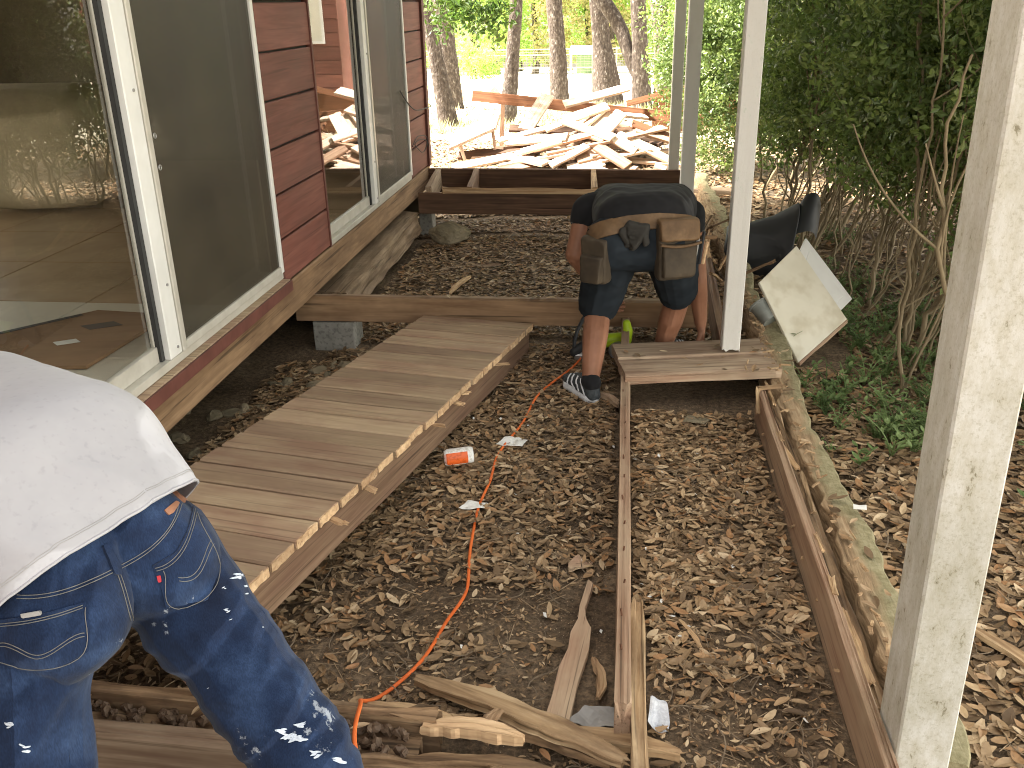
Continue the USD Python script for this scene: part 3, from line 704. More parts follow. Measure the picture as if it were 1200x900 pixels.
MOSS = usdkit.material(stage, LK + 'mossy_timber', {
    'g': ('geometry', {}), 'sx': ('separate_xyz', {}),
    'm': ('mapping', {'scale': (34, 2.6, 34)}), 'n1': ('noise_texture', {'scale': 2.0, 'detail': 7.0, 'roughness': 0.65}),
    'rot': ('rgb_ramp', {'ramp': [(0.3, (0.12, 0.08, 0.048)), (0.5, (0.34, 0.24, 0.145)), (0.7, (0.50, 0.38, 0.25))]}),
    'n2': ('noise_texture', {'scale': 34.0, 'detail': 9.0, 'roughness': 0.72}), 'moss': ('rgb_ramp', {'ramp': [(0.3, (0.15, 0.13, 0.07)), (0.5, (0.26, 0.23, 0.135)), (0.72, (0.38, 0.34, 0.225))]}),
    'n3': ('noise_texture', {'scale': 5.0, 'detail': 5.0}), 'ma': ('math', {'math_type': 'multiply_add', 'value2': 0.16, 'value3': -0.08}),
    'sum': ('math', {'math_type': 'add'}), 'k': ('map_range', {'from_min': 0.655, 'from_max': 0.69, 'to_min': 0.0, 'to_max': 1.0, 'clamp': True}), 'mx': ('mix_color', {}),
    'bu': ('bump', {'strength': 0.9, 'distance': 0.008}), 'b': ('principled_bsdf', {'roughness': 0.9, 'specular_ior_level': 0.2})},
    [('g.position', 'm.vector'), ('m.vector', 'n1.vector'), ('n1.fac', 'rot.fac'), ('g.position', 'n2.vector'), ('n2.fac', 'moss.fac'), ('g.position', 'n3.vector'), ('n3.fac', 'ma.value1'), ('g.position', 'sx.vector'), ('sx.x', 'sum.value1'), ('ma.value', 'sum.value2'), ('sum.value', 'k.value'),
     ('rot.color', 'mx.a'), ('moss.color', 'mx.b'), ('k.result', 'mx.fac'), ('n1.fac', 'bu.height'), ('bu.normal', 'b.normal'), ('mx.result', 'b.base_color')], surface='b.BSDF')
put('kerb_timber', kerb_mesh(1.475, 8.3, 0.625, 0.735, 0.128, -0.08, 240, 4), MOSS, smooth=40, label='long mossy rotten timber edging the right side of the porch', cat='kerb timber')

# base under the middle post
pb = thing('post_base', 'two thick planks laid across under the white middle post', 'planks', (0.34, 3.55, 0.1))
put('plank', plank(0.645, 0.165, 0.045, 12, 0.004, seed=51, rough=0.0015, jag1=0.012), W_GREY, pb, mtx=frame((0.018, 3.466, 0.15), (0.645, 3.585, 0.15)))
put('plank', plank(0.645, 0.165, 0.045, 12, 0.004, seed=52, rough=0.0012), W_GREY, pb, mtx=frame((-0.012, 3.640, 0.157), (0.62, 3.752, 0.157)))
put('splinter', plank(0.62, 0.012, 0.03, 12, 0.002, seed=53, rough=0.002, jag1=0.03), W_RED, pb, mtx=frame((0.032, 3.383, 0.148), (0.648, 3.500, 0.148)))


def post(x0, x1, y0, y1, z0, z1, mat, label, lean=(0, 0), seed=0, foot=False):
    W, D = x1 - x0, y1 - y0
    t = plank(z1 - z0, W, D, 40, 0.004, seed=seed, rough=0.00025, jag0=0.02 if foot else 0)
    M = np.eye(4)
    M[:3, 0], M[:3, 1] = (lean[0], lean[1], 1), (1, 0, 0)
    M[:3, 0] /= np.linalg.norm(M[:3, 0])
    M[:3, 2] = np.cross(M[:3, 0], M[:3, 1]); M[:3, 2] /= np.linalg.norm(M[:3, 2])
    M[:3, 1] = np.cross(M[:3, 2], M[:3, 0])
    M[:3, 3] = ((x0 + x1) / 2, (y0 + y1) / 2, z0)
    # own frame: z along the post so that the paint runs along it
    B = A([[0, 1, 0, 0], [0, 0, 1, 0], [1, 0, 0, 0], [0, 0, 0, 1.0]])
    t.apply_transform(B)
    M = M @ np.linalg.inv(B)
    return put('porch_post', t, mat, mtx=M, label=label, cat='post')


post(0.578, 0.682, 1.47, 1.60, -0.02, 2.469, POST_ROUGH, 'nearest porch post with flaking white paint at the right', lean=(-0.012, 0), seed=61)
post(0.432, 0.505, 3.63, 3.71, 0.182, 2.469, POST_CLEAN, 'white porch post standing on the two cross planks', lean=(0.0, 0), seed=62, foot=True)
post(0.405, 0.50, 6.50, 6.595, -0.03, 2.469, POST_CLEAN, 'white porch post right of the bending worker', seed=63)
post(0.345, 0.425, 7.10, 7.18, -0.03, 2.469, POST_CLEAN, 'farthest shaded porch post partly hidden by the post before it', seed=64)

# rotten double beam across the foreground
nb = thing('rotten_beam', 'rotten hollow beam across the near end of the porch', 'beam', (-0.85, 1.45, 0))
put('front_plank', plank(0.80, 0.045, 0.115, 30, 0.006, seed=71, rough=0.0012, jag1=0.10), W_GREY, nb, mtx=frame((-1.32, 1.392, 0.092), (-0.52, 1.376, 0.088)))
put('front_plank', plank(0.36, 0.04, 0.11, 24, 0.004, seed=72, rough=0.005, jag0=0.05, jag1=0.09), W_ROT, nb, mtx=frame((-0.56, 1.383, 0.045), (-0.20, 1.40, 0.035)))
put('back_plank', plank(0.98, 0.035, 0.12, 30, 0.004, seed=73, rough=0.004, jag1=0.12), W_ROT, nb, mtx=frame((-1.32, 1.535, 0.062), (-0.36, 1.525, 0.05)))
put('core', plank(0.95, 0.10, 0.05, 30, 0.004, seed=74, rough=0.008, jag1=0.08), W_ROT, nb, mtx=frame((-1.32, 1.46, 0.048), (-0.38, 1.455, 0.04)))
CRUMB = leaf_mat('wood_crumb', [(0.0, (0.08, 0.05, 0.032)), (0.4, (0.17, 0.115, 0.075)), (0.8, (0.27, 0.21, 0.155)), (1.0, (0.34, 0.28, 0.22))])
ch = []
for k in range(130):
    b = trimesh.creation.icosphere(1, 1.0)
    b.vertices *= rng.uniform(0.006, 0.017, 3)
    b.vertices += rng.normal(0, 0.0018, b.vertices.shape)
    b.apply_translation([rng.uniform(-1.3, -0.42), rng.uniform(1.42, 1.51), 0.078 + rng.uniform(0, 0.02)])
    ch.append(b)
put('rotten_crumbs', cat_(ch), CRUMB, nb, kind='stuff')


def shard(L, W, T, seed, taper=0.35, bend=0.02, mid=1.0):
    """A split-off board: ragged outline, tapering ends, slight bend."""
    r = np.random.default_rng(seed)
    t = plank(L, W, T, 26, 0.002, seed=seed, rough=0.0012, jag0=0.02, jag1=0.03)
    s = np.clip(t.vertices[:, 0] / L, 0, 1)
    k = np.minimum(1, np.minimum(s + 0.06, 1.06 - s) / taper) ** 0.7
    n = (fbm(np.stack([s * 9 + seed, np.sign(t.vertices[:, 1]) * 3, 0 * s], -1), 3, seed) - 0.5) * 0.6
    t.vertices[:, 1] *= k * (1 + n)
    t.vertices[:, 1] += bend * np.sin(s * 3)
    t.vertices[:, 2] *= 0.55 + 0.45 * k
    return t


for (p0, p1, W, T, mat, sd, lab) in (
    ((-0.475, 1.715, 0.035), (0.055, 1.455, 0.075), 0.062, 0.022, W_SPLIT, 81, 'long pale splintered board lying slantwise at the near end'),
    ((-0.41, 1.50, 0.085), (-0.17, 1.485, 0.09), 0.04, 0.03, W_PALE, 82, 'short pale torn chunk on the rotten beam remains'),
    ((-0.50, 1.41, 0.06), (-0.08, 1.43, 0.055), 0.045, 0.03, W_ROT, 83, 'low ragged piece at the bottom edge below the pale chunk'),
    ((-0.15, 1.575, 0.03), (0.17, 1.535, 0.03), 0.04, 0.025, W_SPLIT, 84, 'short split piece sticking out under the pale joist scrap'),
    ((-0.30, 1.60, 0.02), (0.02, 1.49, 0.035), 0.05, 0.02, W_ROT, 85, 'dark ragged piece under the long pale splintered board'),
    ((-0.62, 1.62, 0.02), (-0.33, 1.575, 0.025), 0.035, 0.02, W_SPLIT, 86, 'brown sliver behind the rotten beam beside the orange cord'),
    ((-0.26, 1.49, 0.06), (-0.23, 1.56, 0.10), 0.03, 0.015, W_ROT, 87, 'small dark stub between the splintered boards'),
    ((0.90, 2.10, 0.015), (1.16, 1.72, 0.02), 0.035, 0.015, W_SPLIT, 88, 'brown stick lying in the leaves right of the nearest post'),
    ((-0.97, 4.95, 0.03), (-0.90, 5.32, 0.035), 0.03, 0.02, W_PALE, 89, 'pale stick in the leaves beyond the cross joist'),
    ((-0.072, 3.50, 0.02), (0.005, 3.34, 0.035), 0.03, 0.02, W_RED, 90, 'reddish offcut leaning on the long joist by the shoe'),
    ((0.18, 2.05, 0.012), (0.235, 1.86, 0.012), 0.012, 0.006, W_SPLIT, 91, 'thin sliver right of the joist scrap'),
    ((-0.045, 1.86, 0.02), (-0.03, 1.70, 0.025), 0.022, 0.01, W_PALE, 92, 'pale chip standing against the long joist near its end'),
    ((-1.15, 5.55, 0.02), (-0.75, 5.62, 0.02), 0.03, 0.015, W_GREY, 93, 'grey stick lying flat in the middle of the far leaves'),
    ((-0.35, 4.75, 0.02), (-0.1, 4.86, 0.02), 0.025, 0.012, W_RED, 94, 'short red brown stick left of the bending worker'),
):
    p0, p1 = A(p0), A(p1)
    p0[2] += float(hgt(p0[0], p0[1])) + 0.004; p1[2] += float(hgt(p1[0], p1[1])) + 0.004
    put('loose_board', shard(np.linalg.norm(p1 - p0), W, T, sd), mat, mtx=frame(p0, p1), label=lab, cat='broken wood')
# broken brown board with a narrow handle-like end
e = trimesh.creation.extrude_polygon(Polygon([(-0.066, 2.16), (-0.052, 2.14), (-0.070, 2.03), (-0.064, 1.985), (-0.050, 1.95), (-0.054, 1.86), (-0.074, 1.75), (-0.088, 1.62), (-0.10, 1.595), (-0.121, 1.622), (-0.148, 1.60), (-0.132, 1.70), (-0.122, 1.80), (-0.104, 1.87), (-0.102, 1.93), (-0.086, 1.985), (-0.084, 2.04)]), 0.022)
e = e.subdivide().subdivide()
e.vertices[:, 2] += 0.012 + (e.vertices[:, 1] - 1.6) * 0.02
e.vertices += (noise(e.vertices * A([90, 8, 60]), 4)[:, None] - 0.5) * 0.004
MB_ = frame((-0.06, 2.15, 0), (-0.12, 1.6, 0))
e.apply_transform(np.linalg.inv(MB_))
put('broken_board', e, W_RED, mtx=MB_, label='brown broken board narrowing to a point left of the long joist', cat='broken wood')

# ------------------------------------------------------------------ small things on the ground
cs = [(-0.334, 3.481), (-0.378, 3.203), (-0.426, 2.919), (-0.434, 2.738), (-0.446, 2.62), (-0.435, 2.454), (-0.422, 2.237), (-0.417, 2.13), (-0.44, 1.988), (-0.46, 1.842), (-0.503, 1.739), (-0.555, 1.672)]
pts = [(-0.16, 3.98, 0.03), (-0.25, 3.72, 0.02)] + [(x, y, float(hgt(x, y)) + 0.016) for x, y in cs] + [(-0.575, 1.61, 0.06), (-0.55, 1.53, 0.125), (-0.528, 1.44, 0.155), (-0.511, 1.385, 0.155), (-0.478, 1.325, 0.10), (-0.44, 1.2, 0.02), (-0.35, 0.9, 0.01), (-0.2, 0.3, 0.01)]
c = spline(pts, 260)
c[:, 0] += 0.006 * np.sin(np.arange(260) * 0.16)
put('extension_cord', tube(c, 0.0048, 8), CORD_M, smooth=True, label='orange extension cord winding across the leaves to the rotten beam', cat='cord')

# orange and white can
def mat_can():
    n = {'tc': ('texture_coordinate', {}), 's': ('separate_xyz', {}),
         'a': ('math', {'math_type': 'arctan2'}), 'ra': ('map_range', {'from_min': -3.1416, 'from_max': 3.1416, 'to_min': 0, 'to_max': 1}),
         'r': ('rgb_ramp', {'interpolate': False, 'ramp': [(0.0, (0.74, 0.73, 0.71)), (0.16, (0.72, 0.12, 0.02)), (0.40, (0.74, 0.73, 0.71)), (0.62, (0.72, 0.12, 0.02)), (0.84, (0.74, 0.73, 0.71))]}),
         'rx': ('rgb_ramp', {'interpolate': False, 'ramp': [(0.0, (0.5, 0.5, 0.5)), (0.06, (0, 0, 0)), (0.80, (1, 1, 1))]}), 'mx': ('mix_color', {'b': (0.76, 0.76, 0.74)}),
         'mr': ('map_range', {'from_min': 0.0, 'from_max': 0.105, 'to_min': 0, 'to_max': 1}), 'bw': ('rgb_to_bw', {}),
         'no': ('noise_texture', {'scale': 90.0, 'detail': 3.0}), 'rn': ('rgb_ramp', {'ramp': [(0.36, (0.62, 0.58, 0.52)), (0.5, (1, 1, 1))]}), 'mm': ('mix_color', {'blend_type': 'multiply', 'fac': 0.7}),
         'b': ('principled_bsdf', {'roughness': 0.45})}
    l = [('tc.object', 's.vector'), ('s.y', 'a.value1'), ('s.z', 'a.value2'), ('a.value', 'ra.value'), ('ra.result', 'r.fac'), ('s.x', 'mr.value'), ('mr.result', 'rx.fac'), ('rx.color', 'bw.color'), ('bw.val', 'mx.fac'), ('r.color', 'mx.a'),
         ('tc.object', 'no.vector'), ('no.fac', 'rn.fac'), ('mx.result', 'mm.a'), ('rn.color', 'mm.b'), ('mm.result', 'b.base_color')]
    return usdkit.material(stage, LK + 'printed_can', n, l, surface='b.BSDF')


can = thing('drink_can', 'orange and white can lying on its side in the leaves', 'can', (-0.56, 2.89, 0))
prof = A([(0, 0.003), (0.020, 0.003), (0.024, 0.0), (0.0275, 0.005), (0.0315, 0.012), (0.0315, 0.094), (0.0275, 0.103), (0.0255, 0.105), (0.0245, 0.102), (0, 0.102)])
cm = trimesh.creation.revolve(prof, sections=32)
cm.apply_transform(A([[0, 0, 1, 0], [1, 0, 0, 0], [0, 1, 0, 0], [0, 0, 0, 1.0]]))
zc = float(hgt(-0.56, 2.89)) + 0.034
Mc = frame((-0.612, 2.872, zc), (-0.508, 2.902, zc + 0.004))
put('can_body', cm, mat_can(), can, mtx=Mc, smooth=30)
ld = trimesh.creation.revolve(A([(0, 0.1022), (0.0235, 0.1022), (0.0265, 0.1055), (0.028, 0.1035), (0.0295, 0.1), (0.0305, 0.096)]), sections=32)
ld.apply_transform(A([[0, 0, 1, 0], [1, 0, 0, 0], [0, 1, 0, 0], [0, 0, 0, 1.0]]))
put('can_end', ld, PANEL_WHITE, can, mtx=Mc, smooth=30)
bits = meshkit.text_mesh('DRINK', 0.016, 0.0006, bold=True) if False else None
rib = []
for k, (a0, l0, h0) in enumerate(((0.95, 0.02, 0.012), (1.02, 0.04, 0.02), (0.92, 0.062, 0.013))):   # dark print on the orange band
    t = np.linspace(a0 - h0 * 12, a0 + h0 * 12, 8)
    for rr_ in (0.0318,):
        v0 = np.stack([0 * t + l0, rr_ * np.cos(t), rr_ * np.sin(t)], 1); v1 = v0.copy(); v1[:, 0] += 0.014
        v = np.vstack([v0, v1]); f = [[i, i + 1, i + 8] for i in range(7)] + [[i + 1, i + 9, i + 8] for i in range(7)]
        rib.append(trimesh.Trimesh(v, f, process=False))
put('dark_print', cat_(rib), DARK_GASKET, can, mtx=Mc)


def scrap(x, y, poly, mat, label, lift=0.02, name='paper_scrap', catg='paper scrap', crumple=0.012):
    e = trimesh.creation.extrude_polygon(Polygon(poly), 0.0015)
    for _ in range(3):
        e = e.subdivide()
    e.apply_translation([x, y, float(hgt(x, y)) + lift])
    e.vertices[:, 2] += (fbm(e.vertices * A([25, 25, 0]) + 3, 2, 2) - 0.5) * crumple * 2
    put(name, e, mat, label=label, cat=catg)


scrap(-0.395, 3.045, [(-0.05, -0.01), (-0.02, 0.045), (0.03, 0.05), (0.065, 0.03), (0.05, -0.02), (0.0, -0.03)], PAPER, 'torn white paper under the orange cord behind the can')
scrap(-0.462, 2.585, [(-0.045, -0.02), (0.03, -0.012), (0.062, 0.01), (0.045, 0.028), (-0.02, 0.022)], PAPER, 'white paper strip lying across the orange cord, nearer than the can')
scrap(-0.66, 2.975, [(-0.03, -0.045), (-0.018, -0.05), (0.03, 0.04), (0.014, 0.048)], SILL, 'narrow pale strip leaning by the deck section left of the can')
scrap(-0.025, 1.655, [(-0.07, -0.03), (0.05, -0.035), (0.075, 0.01), (0.06, 0.035), (-0.03, 0.03)], GREYPLASTIC, 'grey torn plastic sheet under the pale joist scrap', name='plastic_scrap', catg='plastic scrap', crumple=0.02)
PLASTIC_CLEAR = noisy('cloudy_plastic', [(0.3, (0.40, 0.42, 0.48)), (0.7, (0.62, 0.64, 0.68))], scale=60, rough=0.2, bump=0.6, spec=0.6)
scrap(0.112, 1.655, [(-0.022, -0.03), (0.018, -0.035), (0.03, 0.0), (0.02, 0.035), (-0.015, 0.03)], PLASTIC_CLEAR, 'crumpled cloudy plastic piece right of the pale joist scrap', name='plastic_scrap', catg='plastic scrap', crumple=0.05, lift=0.025)
scrap(0.31, 3.30, [(-0.05, -0.025), (0.03, -0.04), (0.06, 0.0), (0.03, 0.035), (-0.03, 0.03)], STONE, 'flat grey stone lying in the dirt before the post planks', name='flat_stone', catg='stone', crumple=0.01)
scrap(0.72, 2.43, [(-0.02, -0.012), (0.018, -0.014), (0.022, 0.01), (-0.015, 0.014)], PAPER, 'tiny white paper bit lying on the mossy kerb timber', lift=0.148, crumple=0.004)
scrap(-0.10, 2.28, [(-0.025, -0.035), (0.03, -0.02), (0.045, 0.03), (0.0, 0.04), (-0.03, 0.01)], SILL, 'small pale torn scrap beside the point of the brown broken board', crumple=0.02)
for k in range(16):
    x, y = rng.uniform(-0.55, 0.45), rng.uniform(1.75, 3.3)
    if abs(x - 0.03) < 0.05:
        continue
    s = rng.uniform(0.006, 0.014)
    scrap(x, y, [(-s, -s * 0.6), (s, -s * 0.4), (s * 0.8, s * 0.7), (-s * 0.7, s * 0.5)], PAPER, 'tiny white paper bit scattered in the leaf litter', lift=0.016, crumple=0.004, name='paper_bit', catg='paper bit') if False else None
e = []
for k in range(40):
    x, y = rng.uniform(-0.6, 0.5), rng.uniform(1.7, 3.4)
    s = rng.uniform(0.004, 0.010)
    q = trimesh.creation.extrude_polygon(Polygon([(-s, -s * 0.6), (s, -s * 0.4), (s * 0.8, s * 0.7), (-s * 0.7, s * 0.5)]), 0.001)
    q.apply_transform(trimesh.transformations.rotation_matrix(rng.uniform(0, 6), [0.3, 0.2, 1])); q.apply_translation([x, y, float(hgt(x, y)) + 0.016]); e.append(q)
put('paint_flakes', cat_(e), PAPER, ground, kind='stuff')

# lime green power saw behind the standing leg
sw = thing('power_saw', 'lime green and black power saw lying behind the bent worker\'s leg', 'power saw', (-0.03, 4.03, 0))
b = smooth_body(hulls([[((-0.06, 3.98, 0.10), 0.032), ((0.03, 4.0, 0.10), 0.034)], [((0.03, 4.0, 0.10), 0.034), ((0.045, 4.0, 0.14), 0.022)], [((0.045, 4.0, 0.14), 0.022), ((0.038, 4.01, 0.175), 0.018)]]), 0.008, 8)
put('saw_body', b, LIME, sw, smooth=True)
b = smooth_body(hulls([[((-0.06, 3.98, 0.10), 0.026), ((-0.15, 3.96, 0.09), 0.02)], [((-0.15, 3.96, 0.09), 0.02), ((-0.2, 3.95, 0.05), 0.022)]]), 0.008, 8)
put('saw_nose', b, PLASTIC_BLACK, sw, smooth=True)
put('saw_shoe', box(-0.20, -0.115, 3.93, 3.97, 0.012, 0.045, 0.006), STEEL, sw)
put('saw_handle', tube(spline([(-0.20, 3.95, 0.06), (-0.19, 3.97, 0.14), (-0.15, 3.99, 0.22), (-0.12, 4.0, 0.27)], 14), 0.009, 8), PLASTIC_BLACK, sw)
put('blade_guard', trimesh.creation.cylinder(0.042, 0.02, sections=24).apply_transform(trimesh.transformations.rotation_matrix(math.pi / 2, [1, 0, 0])).apply_translation((0.0, 3.955, 0.062)), STEEL, sw)

# two cabinet panels leaning against the bush and the black bin behind them
MP = frame((0.835, 3.93, 0.01), (0.705, 4.50, 0.225))            # left long edge of the front panel, bottom to top


def quad_panel(a, b, c, d, T, bev=0.003):
    """A thin slab whose front face has corners a b c d."""
    P = A([a, b, c, d], float)
    n = np.cross(P[1] - P[0], P[3] - P[0]); n /= np.linalg.norm(n)
    cen = P.mean(0)
    pts = []
    for p in P:
        q = p + (cen - p) / np.linalg.norm(cen - p) * bev
        pts += [q, p - n * bev, p - n * (T - bev), q - n * T]
    return trimesh.convex.convex_hull(A(pts)), n


pf = thing('cabinet_board', 'cream flat cabinet panel leaning at a slant beside the kerb timber', 'panel', (0.85, 4.1, 0))
PC, PB, PA, PD = A((0.816, 3.96, 0.02)), A((1.055, 4.16, 0.165)), A((0.828, 4.34, 0.465)), A((0.639, 4.14, 0.34))
mq, n_ = quad_panel(PC, PB, PA, PD, 0.018)
put('panel_board', mq, PANEL_CREAM, pf)
put('bare_edge', plank(0.34, 0.012, 0.016, 14, 0.001, seed=12, rough=0.002), W_RED, pf, mtx=frame(PC + A([0.006, 0.002, -0.006]) - n_ * 0.009, PB + A([0.004, 0.0, -0.006]) - n_ * 0.009))
pw = thing('panelled_board', 'white raised panel cabinet door behind the cream panel', 'cabinet door', (0.95, 4.3, 0))
a_, b_, c_, d_ = A((0.76, 4.20, 0.29)), A((0.983, 4.20, 0.13)), A((1.103, 4.30, 0.22)), A((0.884, 4.42, 0.482))
mq, n2_ = quad_panel(a_, b_, c_, d_, 0.018)
put('door_board', mq, PANEL_WHITE, pw)
fr = []
ctr = (a_ + b_ + c_ + d_) / 4
ins = [ctr + (p - ctr) * k for p, k in ((a_, 0.74), (b_, 0.74), (c_, 0.74), (d_, 0.74))]
mq2, _ = quad_panel(*[p + n2_ * 0.006 for p in ins], 0.008, 0.004)
put('raised_field', mq2, PANEL_WHITE, pw)

bn = thing('plastic_bin', 'crumpled black plastic bin lying on its side by the bushes', 'bin', (0.95, 5.5, 0))
th = np.linspace(0, 2 * math.pi, 33)[:-1]
rings = []
axis0, axis1 = A([0.66, 5.50, 0.13]), A([1.04, 5.50, 0.17])
for s, r in ((0.0, 0.15), (0.05, 0.165), (0.35, 0.17), (0.7, 0.175), (0.92, 0.18), (1.0, 0.185), (1.02, 0.18)):
    c0 = axis0 + (axis1 - axis0) * s
    dy = A([0.1, 0.95, 0.05]); dz = A([-0.2, 0.0, 1.0])
    ring = c0 + r * (np.cos(th)[:, None] * dy + np.sin(th)[:, None] * dz)
    ring += (fbm(ring * 5, 2, 9)[:, None] - 0.5) * A([0.10, 0.12, 0.16])
    ring[:, 2] += 0.05 * s ** 2 * np.clip(np.sin(th), 0, 1) ** 2
    ring[:, 0] += 0.02 * s ** 2 * np.clip(np.sin(th), 0, 1) ** 3
    rings.append(ring)
inn = [r_ + (r_.mean(0) - r_) * 0.035 for r_ in rings[::-1]]
allr = rings + inn[:-1]
V = np.vstack(allr + [[inn[-2].mean(0)], [rings[0].mean(0)]])
F = []
for i in range(len(allr) - 1):
    for k in range(32):
        a, b = i * 32 + k, i * 32 + (k + 1) % 32
        F += [[a, b, a + 32], [b, b + 32, a + 32]]
nn = len(allr) * 32
for k in range(32):
    F += [[nn, (len(allr) - 1) * 32 + k, (len(allr) - 1) * 32 + (k + 1) % 32], [nn + 1, (k + 1) % 32, k]]
tb = trimesh.Trimesh(V, F, process=False).subdivide()
put('bin_shell', tb, PLASTIC_BLACK, bn, smooth=50)
hood = []
# folded flap standing up at the mouth
pa = spline([(0.90, 5.50, 0.325), (0.98, 5.51, 0.345), (1.05, 5.54, 0.42), (1.10, 5.57, 0.47), (1.15, 5.59, 0.468), (1.178, 5.60, 0.42), (1.18, 5.59, 0.31), (1.165, 5.57, 0.215)], 30)
pb_ = spline([(0.90, 5.40, 0.20), (0.96, 5.38, 0.245), (1.02, 5.38, 0.275), (1.075, 5.40, 0.285), (1.115, 5.42, 0.275), (1.135, 5.44, 0.25), (1.145, 5.46, 0.225), (1.15, 5.50, 0.205)], 30)
G = np.stack([pa * (1 - t) + pb_ * t + A([0, -0.02, 0]) * math.sin(t * 3.1) for t in np.linspace(0, 1, 10)], 0)
nr, nc = G.shape[:2]
V = np.vstack([G.reshape(-1, 3), (G + A([0.004, 0.014, 0.0])).reshape(-1, 3)])
F = []
for i in range(nr - 1):
    for k in range(nc - 1):
        a = i * nc + k
        F += [[a, a + nc, a + 1], [a + 1, a + nc, a + nc + 1]]
o = nr * nc
F = F + [[b + o, a + o, c + o] for a, b, c in F]
ed = [i for i in range(nc)] + [i * nc + nc - 1 for i in range(1, nr)] + [(nr - 1) * nc + k for k in range(nc - 2, -1, -1)] + [i * nc for i in range(nr - 2, 0, -1)]
for a, b in zip(ed, ed[1:] + ed[:1]):
    F += [[a, b, a + o], [b, b + o, a + o]]
put('bin_flap', trimesh.Trimesh(V, F, process=False), PLASTIC_BLACK, bn, smooth=40)
pot = trimesh.creation.revolve(A([(0, 0.0), (0.04, 0), (0.05, 0.09), (0.055, 0.092), (0.055, 0.10), (0.048, 0.10), (0.042, 0.02), (0, 0.02)]), sections=28)
pot.apply_transform(trimesh.transformations.rotation_matrix(-0.9, [0.6, 0.5, 0])); pot.apply_translation([0.70, 4.10, 0.17])
GALV = noisy('dull_zinc', [(0.3, (0.16, 0.17, 0.155)), (0.7, (0.28, 0.29, 0.27))], scale=14, rough=0.5, metallic=0.3)
put('small_pot', pot, GALV, smooth=30, label='small grey pot lying against the left corner of the cream panel', cat='pot')

cp = []
rc = np.random.default_rng(17)
for k in range(260):
    y = rc.uniform(1.7, 6.6)
    x = rc.uniform(0.596, 0.665) if k % 3 else rc.uniform(0.50, 0.66)
    L_, W_ = rc.uniform(0.012, 0.05), rc.uniform(0.004, 0.012)
    q = shard(L_, W_, 0.004, 900 + k)if False else plank(L_, W_, 0.004, 2, 0.001, seed=900 + k, jag1=L_ * 0.2, rough=0.0006)
    d_ = A([rc.normal(0, 0.6), rc.normal(0, 1.0), rc.normal(0, 0.25)])
    z_ = (0.145 if 0.615 < x else 0.06) + rc.uniform(0, 0.015)
    if 3.38 < y < 3.76:
        z_ = 0.19
    q.apply_transform(frame((x, y, z_), A([x, y, z_]) + d_)); cp.append(q)
put('rotten_chips', cat_(cp), W_SPLIT, ground, kind='stuff')

# ------------------------------------------------------------------ pile of torn off boards
def psurf(x, y):
    r = ((x + 0.42) / 1.35) ** 2 + ((y - 10.1) / 1.05) ** 2
    return 0.62 * max(0.0, 1 - r ** 0.75)


G_PILE = 'boards heaped in the sunny yard'
L_PILE = 'torn off board wedged under others inside the heap'
PB_ = [(-0.63, 9.98, 0.53, -0.15, 10.08, 0.64, 0.16), (-1.29, 9.72, 0.24, -0.61, 9.59, 0.42, 0.1), (-1.18, 9.59, 0.24, -0.67, 9.43, 0.30, 0.12), (-0.90, 9.36, 0.20, -0.49, 9.40, 0.30, 0.1), (-1.24, 9.28, 0.03, -0.69, 9.24, 0.15, 0.1),
       (-0.61, 9.58, 0.41, -0.29, 9.43, 0.32, 0.12), (-0.27, 9.35, 0.25, -0.04, 9.71, 0.46, 0.14), (-0.26, 9.27, 0.20, 0.02, 9.13, 0.05, 0.14), (-0.15, 9.40, 0.28, 0.10, 9.33, 0.17, 0.14), (0.11, 9.39, 0.21, 0.33, 9.36, 0.11, 0.12), (-0.71, 9.10, 0.04, -0.39, 9.25, 0.19, 0.13),
       (-0.46, 9.18, 0.13, -0.23, 9.25, 0.18, 0.15), (-0.06, 9.51, 0.33, 0.25, 9.46, 0.20, 0.1), (0.09, 9.71, 0.40, 0.41, 9.75, 0.28, 0.16), (-0.09, 9.77, 0.49, 0.19, 9.99, 0.44, 0.1), (-0.00, 9.48, 0.30, 0.27, 9.71, 0.33, 0.12),
       (-0.62, 9.65, 0.45, -0.36, 9.72, 0.52, 0.18), (-0.44, 9.50, 0.37, -0.27, 9.72, 0.49, 0.14), (-0.34, 9.40, 0.30, -0.17, 9.72, 0.49, 0.12), (-0.76, 9.27, 0.17, -0.34, 9.32, 0.24, 0.1), (-0.23, 9.17, 0.11, 0.13, 9.34, 0.17, 0.12), (-1.03, 9.37, 0.17, -0.77, 9.36, 0.24, 0.12),
       (-0.54, 9.08, 0.05, -0.25, 9.14, 0.09, 0.12), (0.12, 9.63, 0.35, 0.39, 9.67, 0.26, 0.1), (-0.79, 9.56, 0.36, -0.55, 9.62, 0.44, 0.1), (-1.14, 9.38, 0.13, -0.92, 9.23, 0.11, 0.14)]
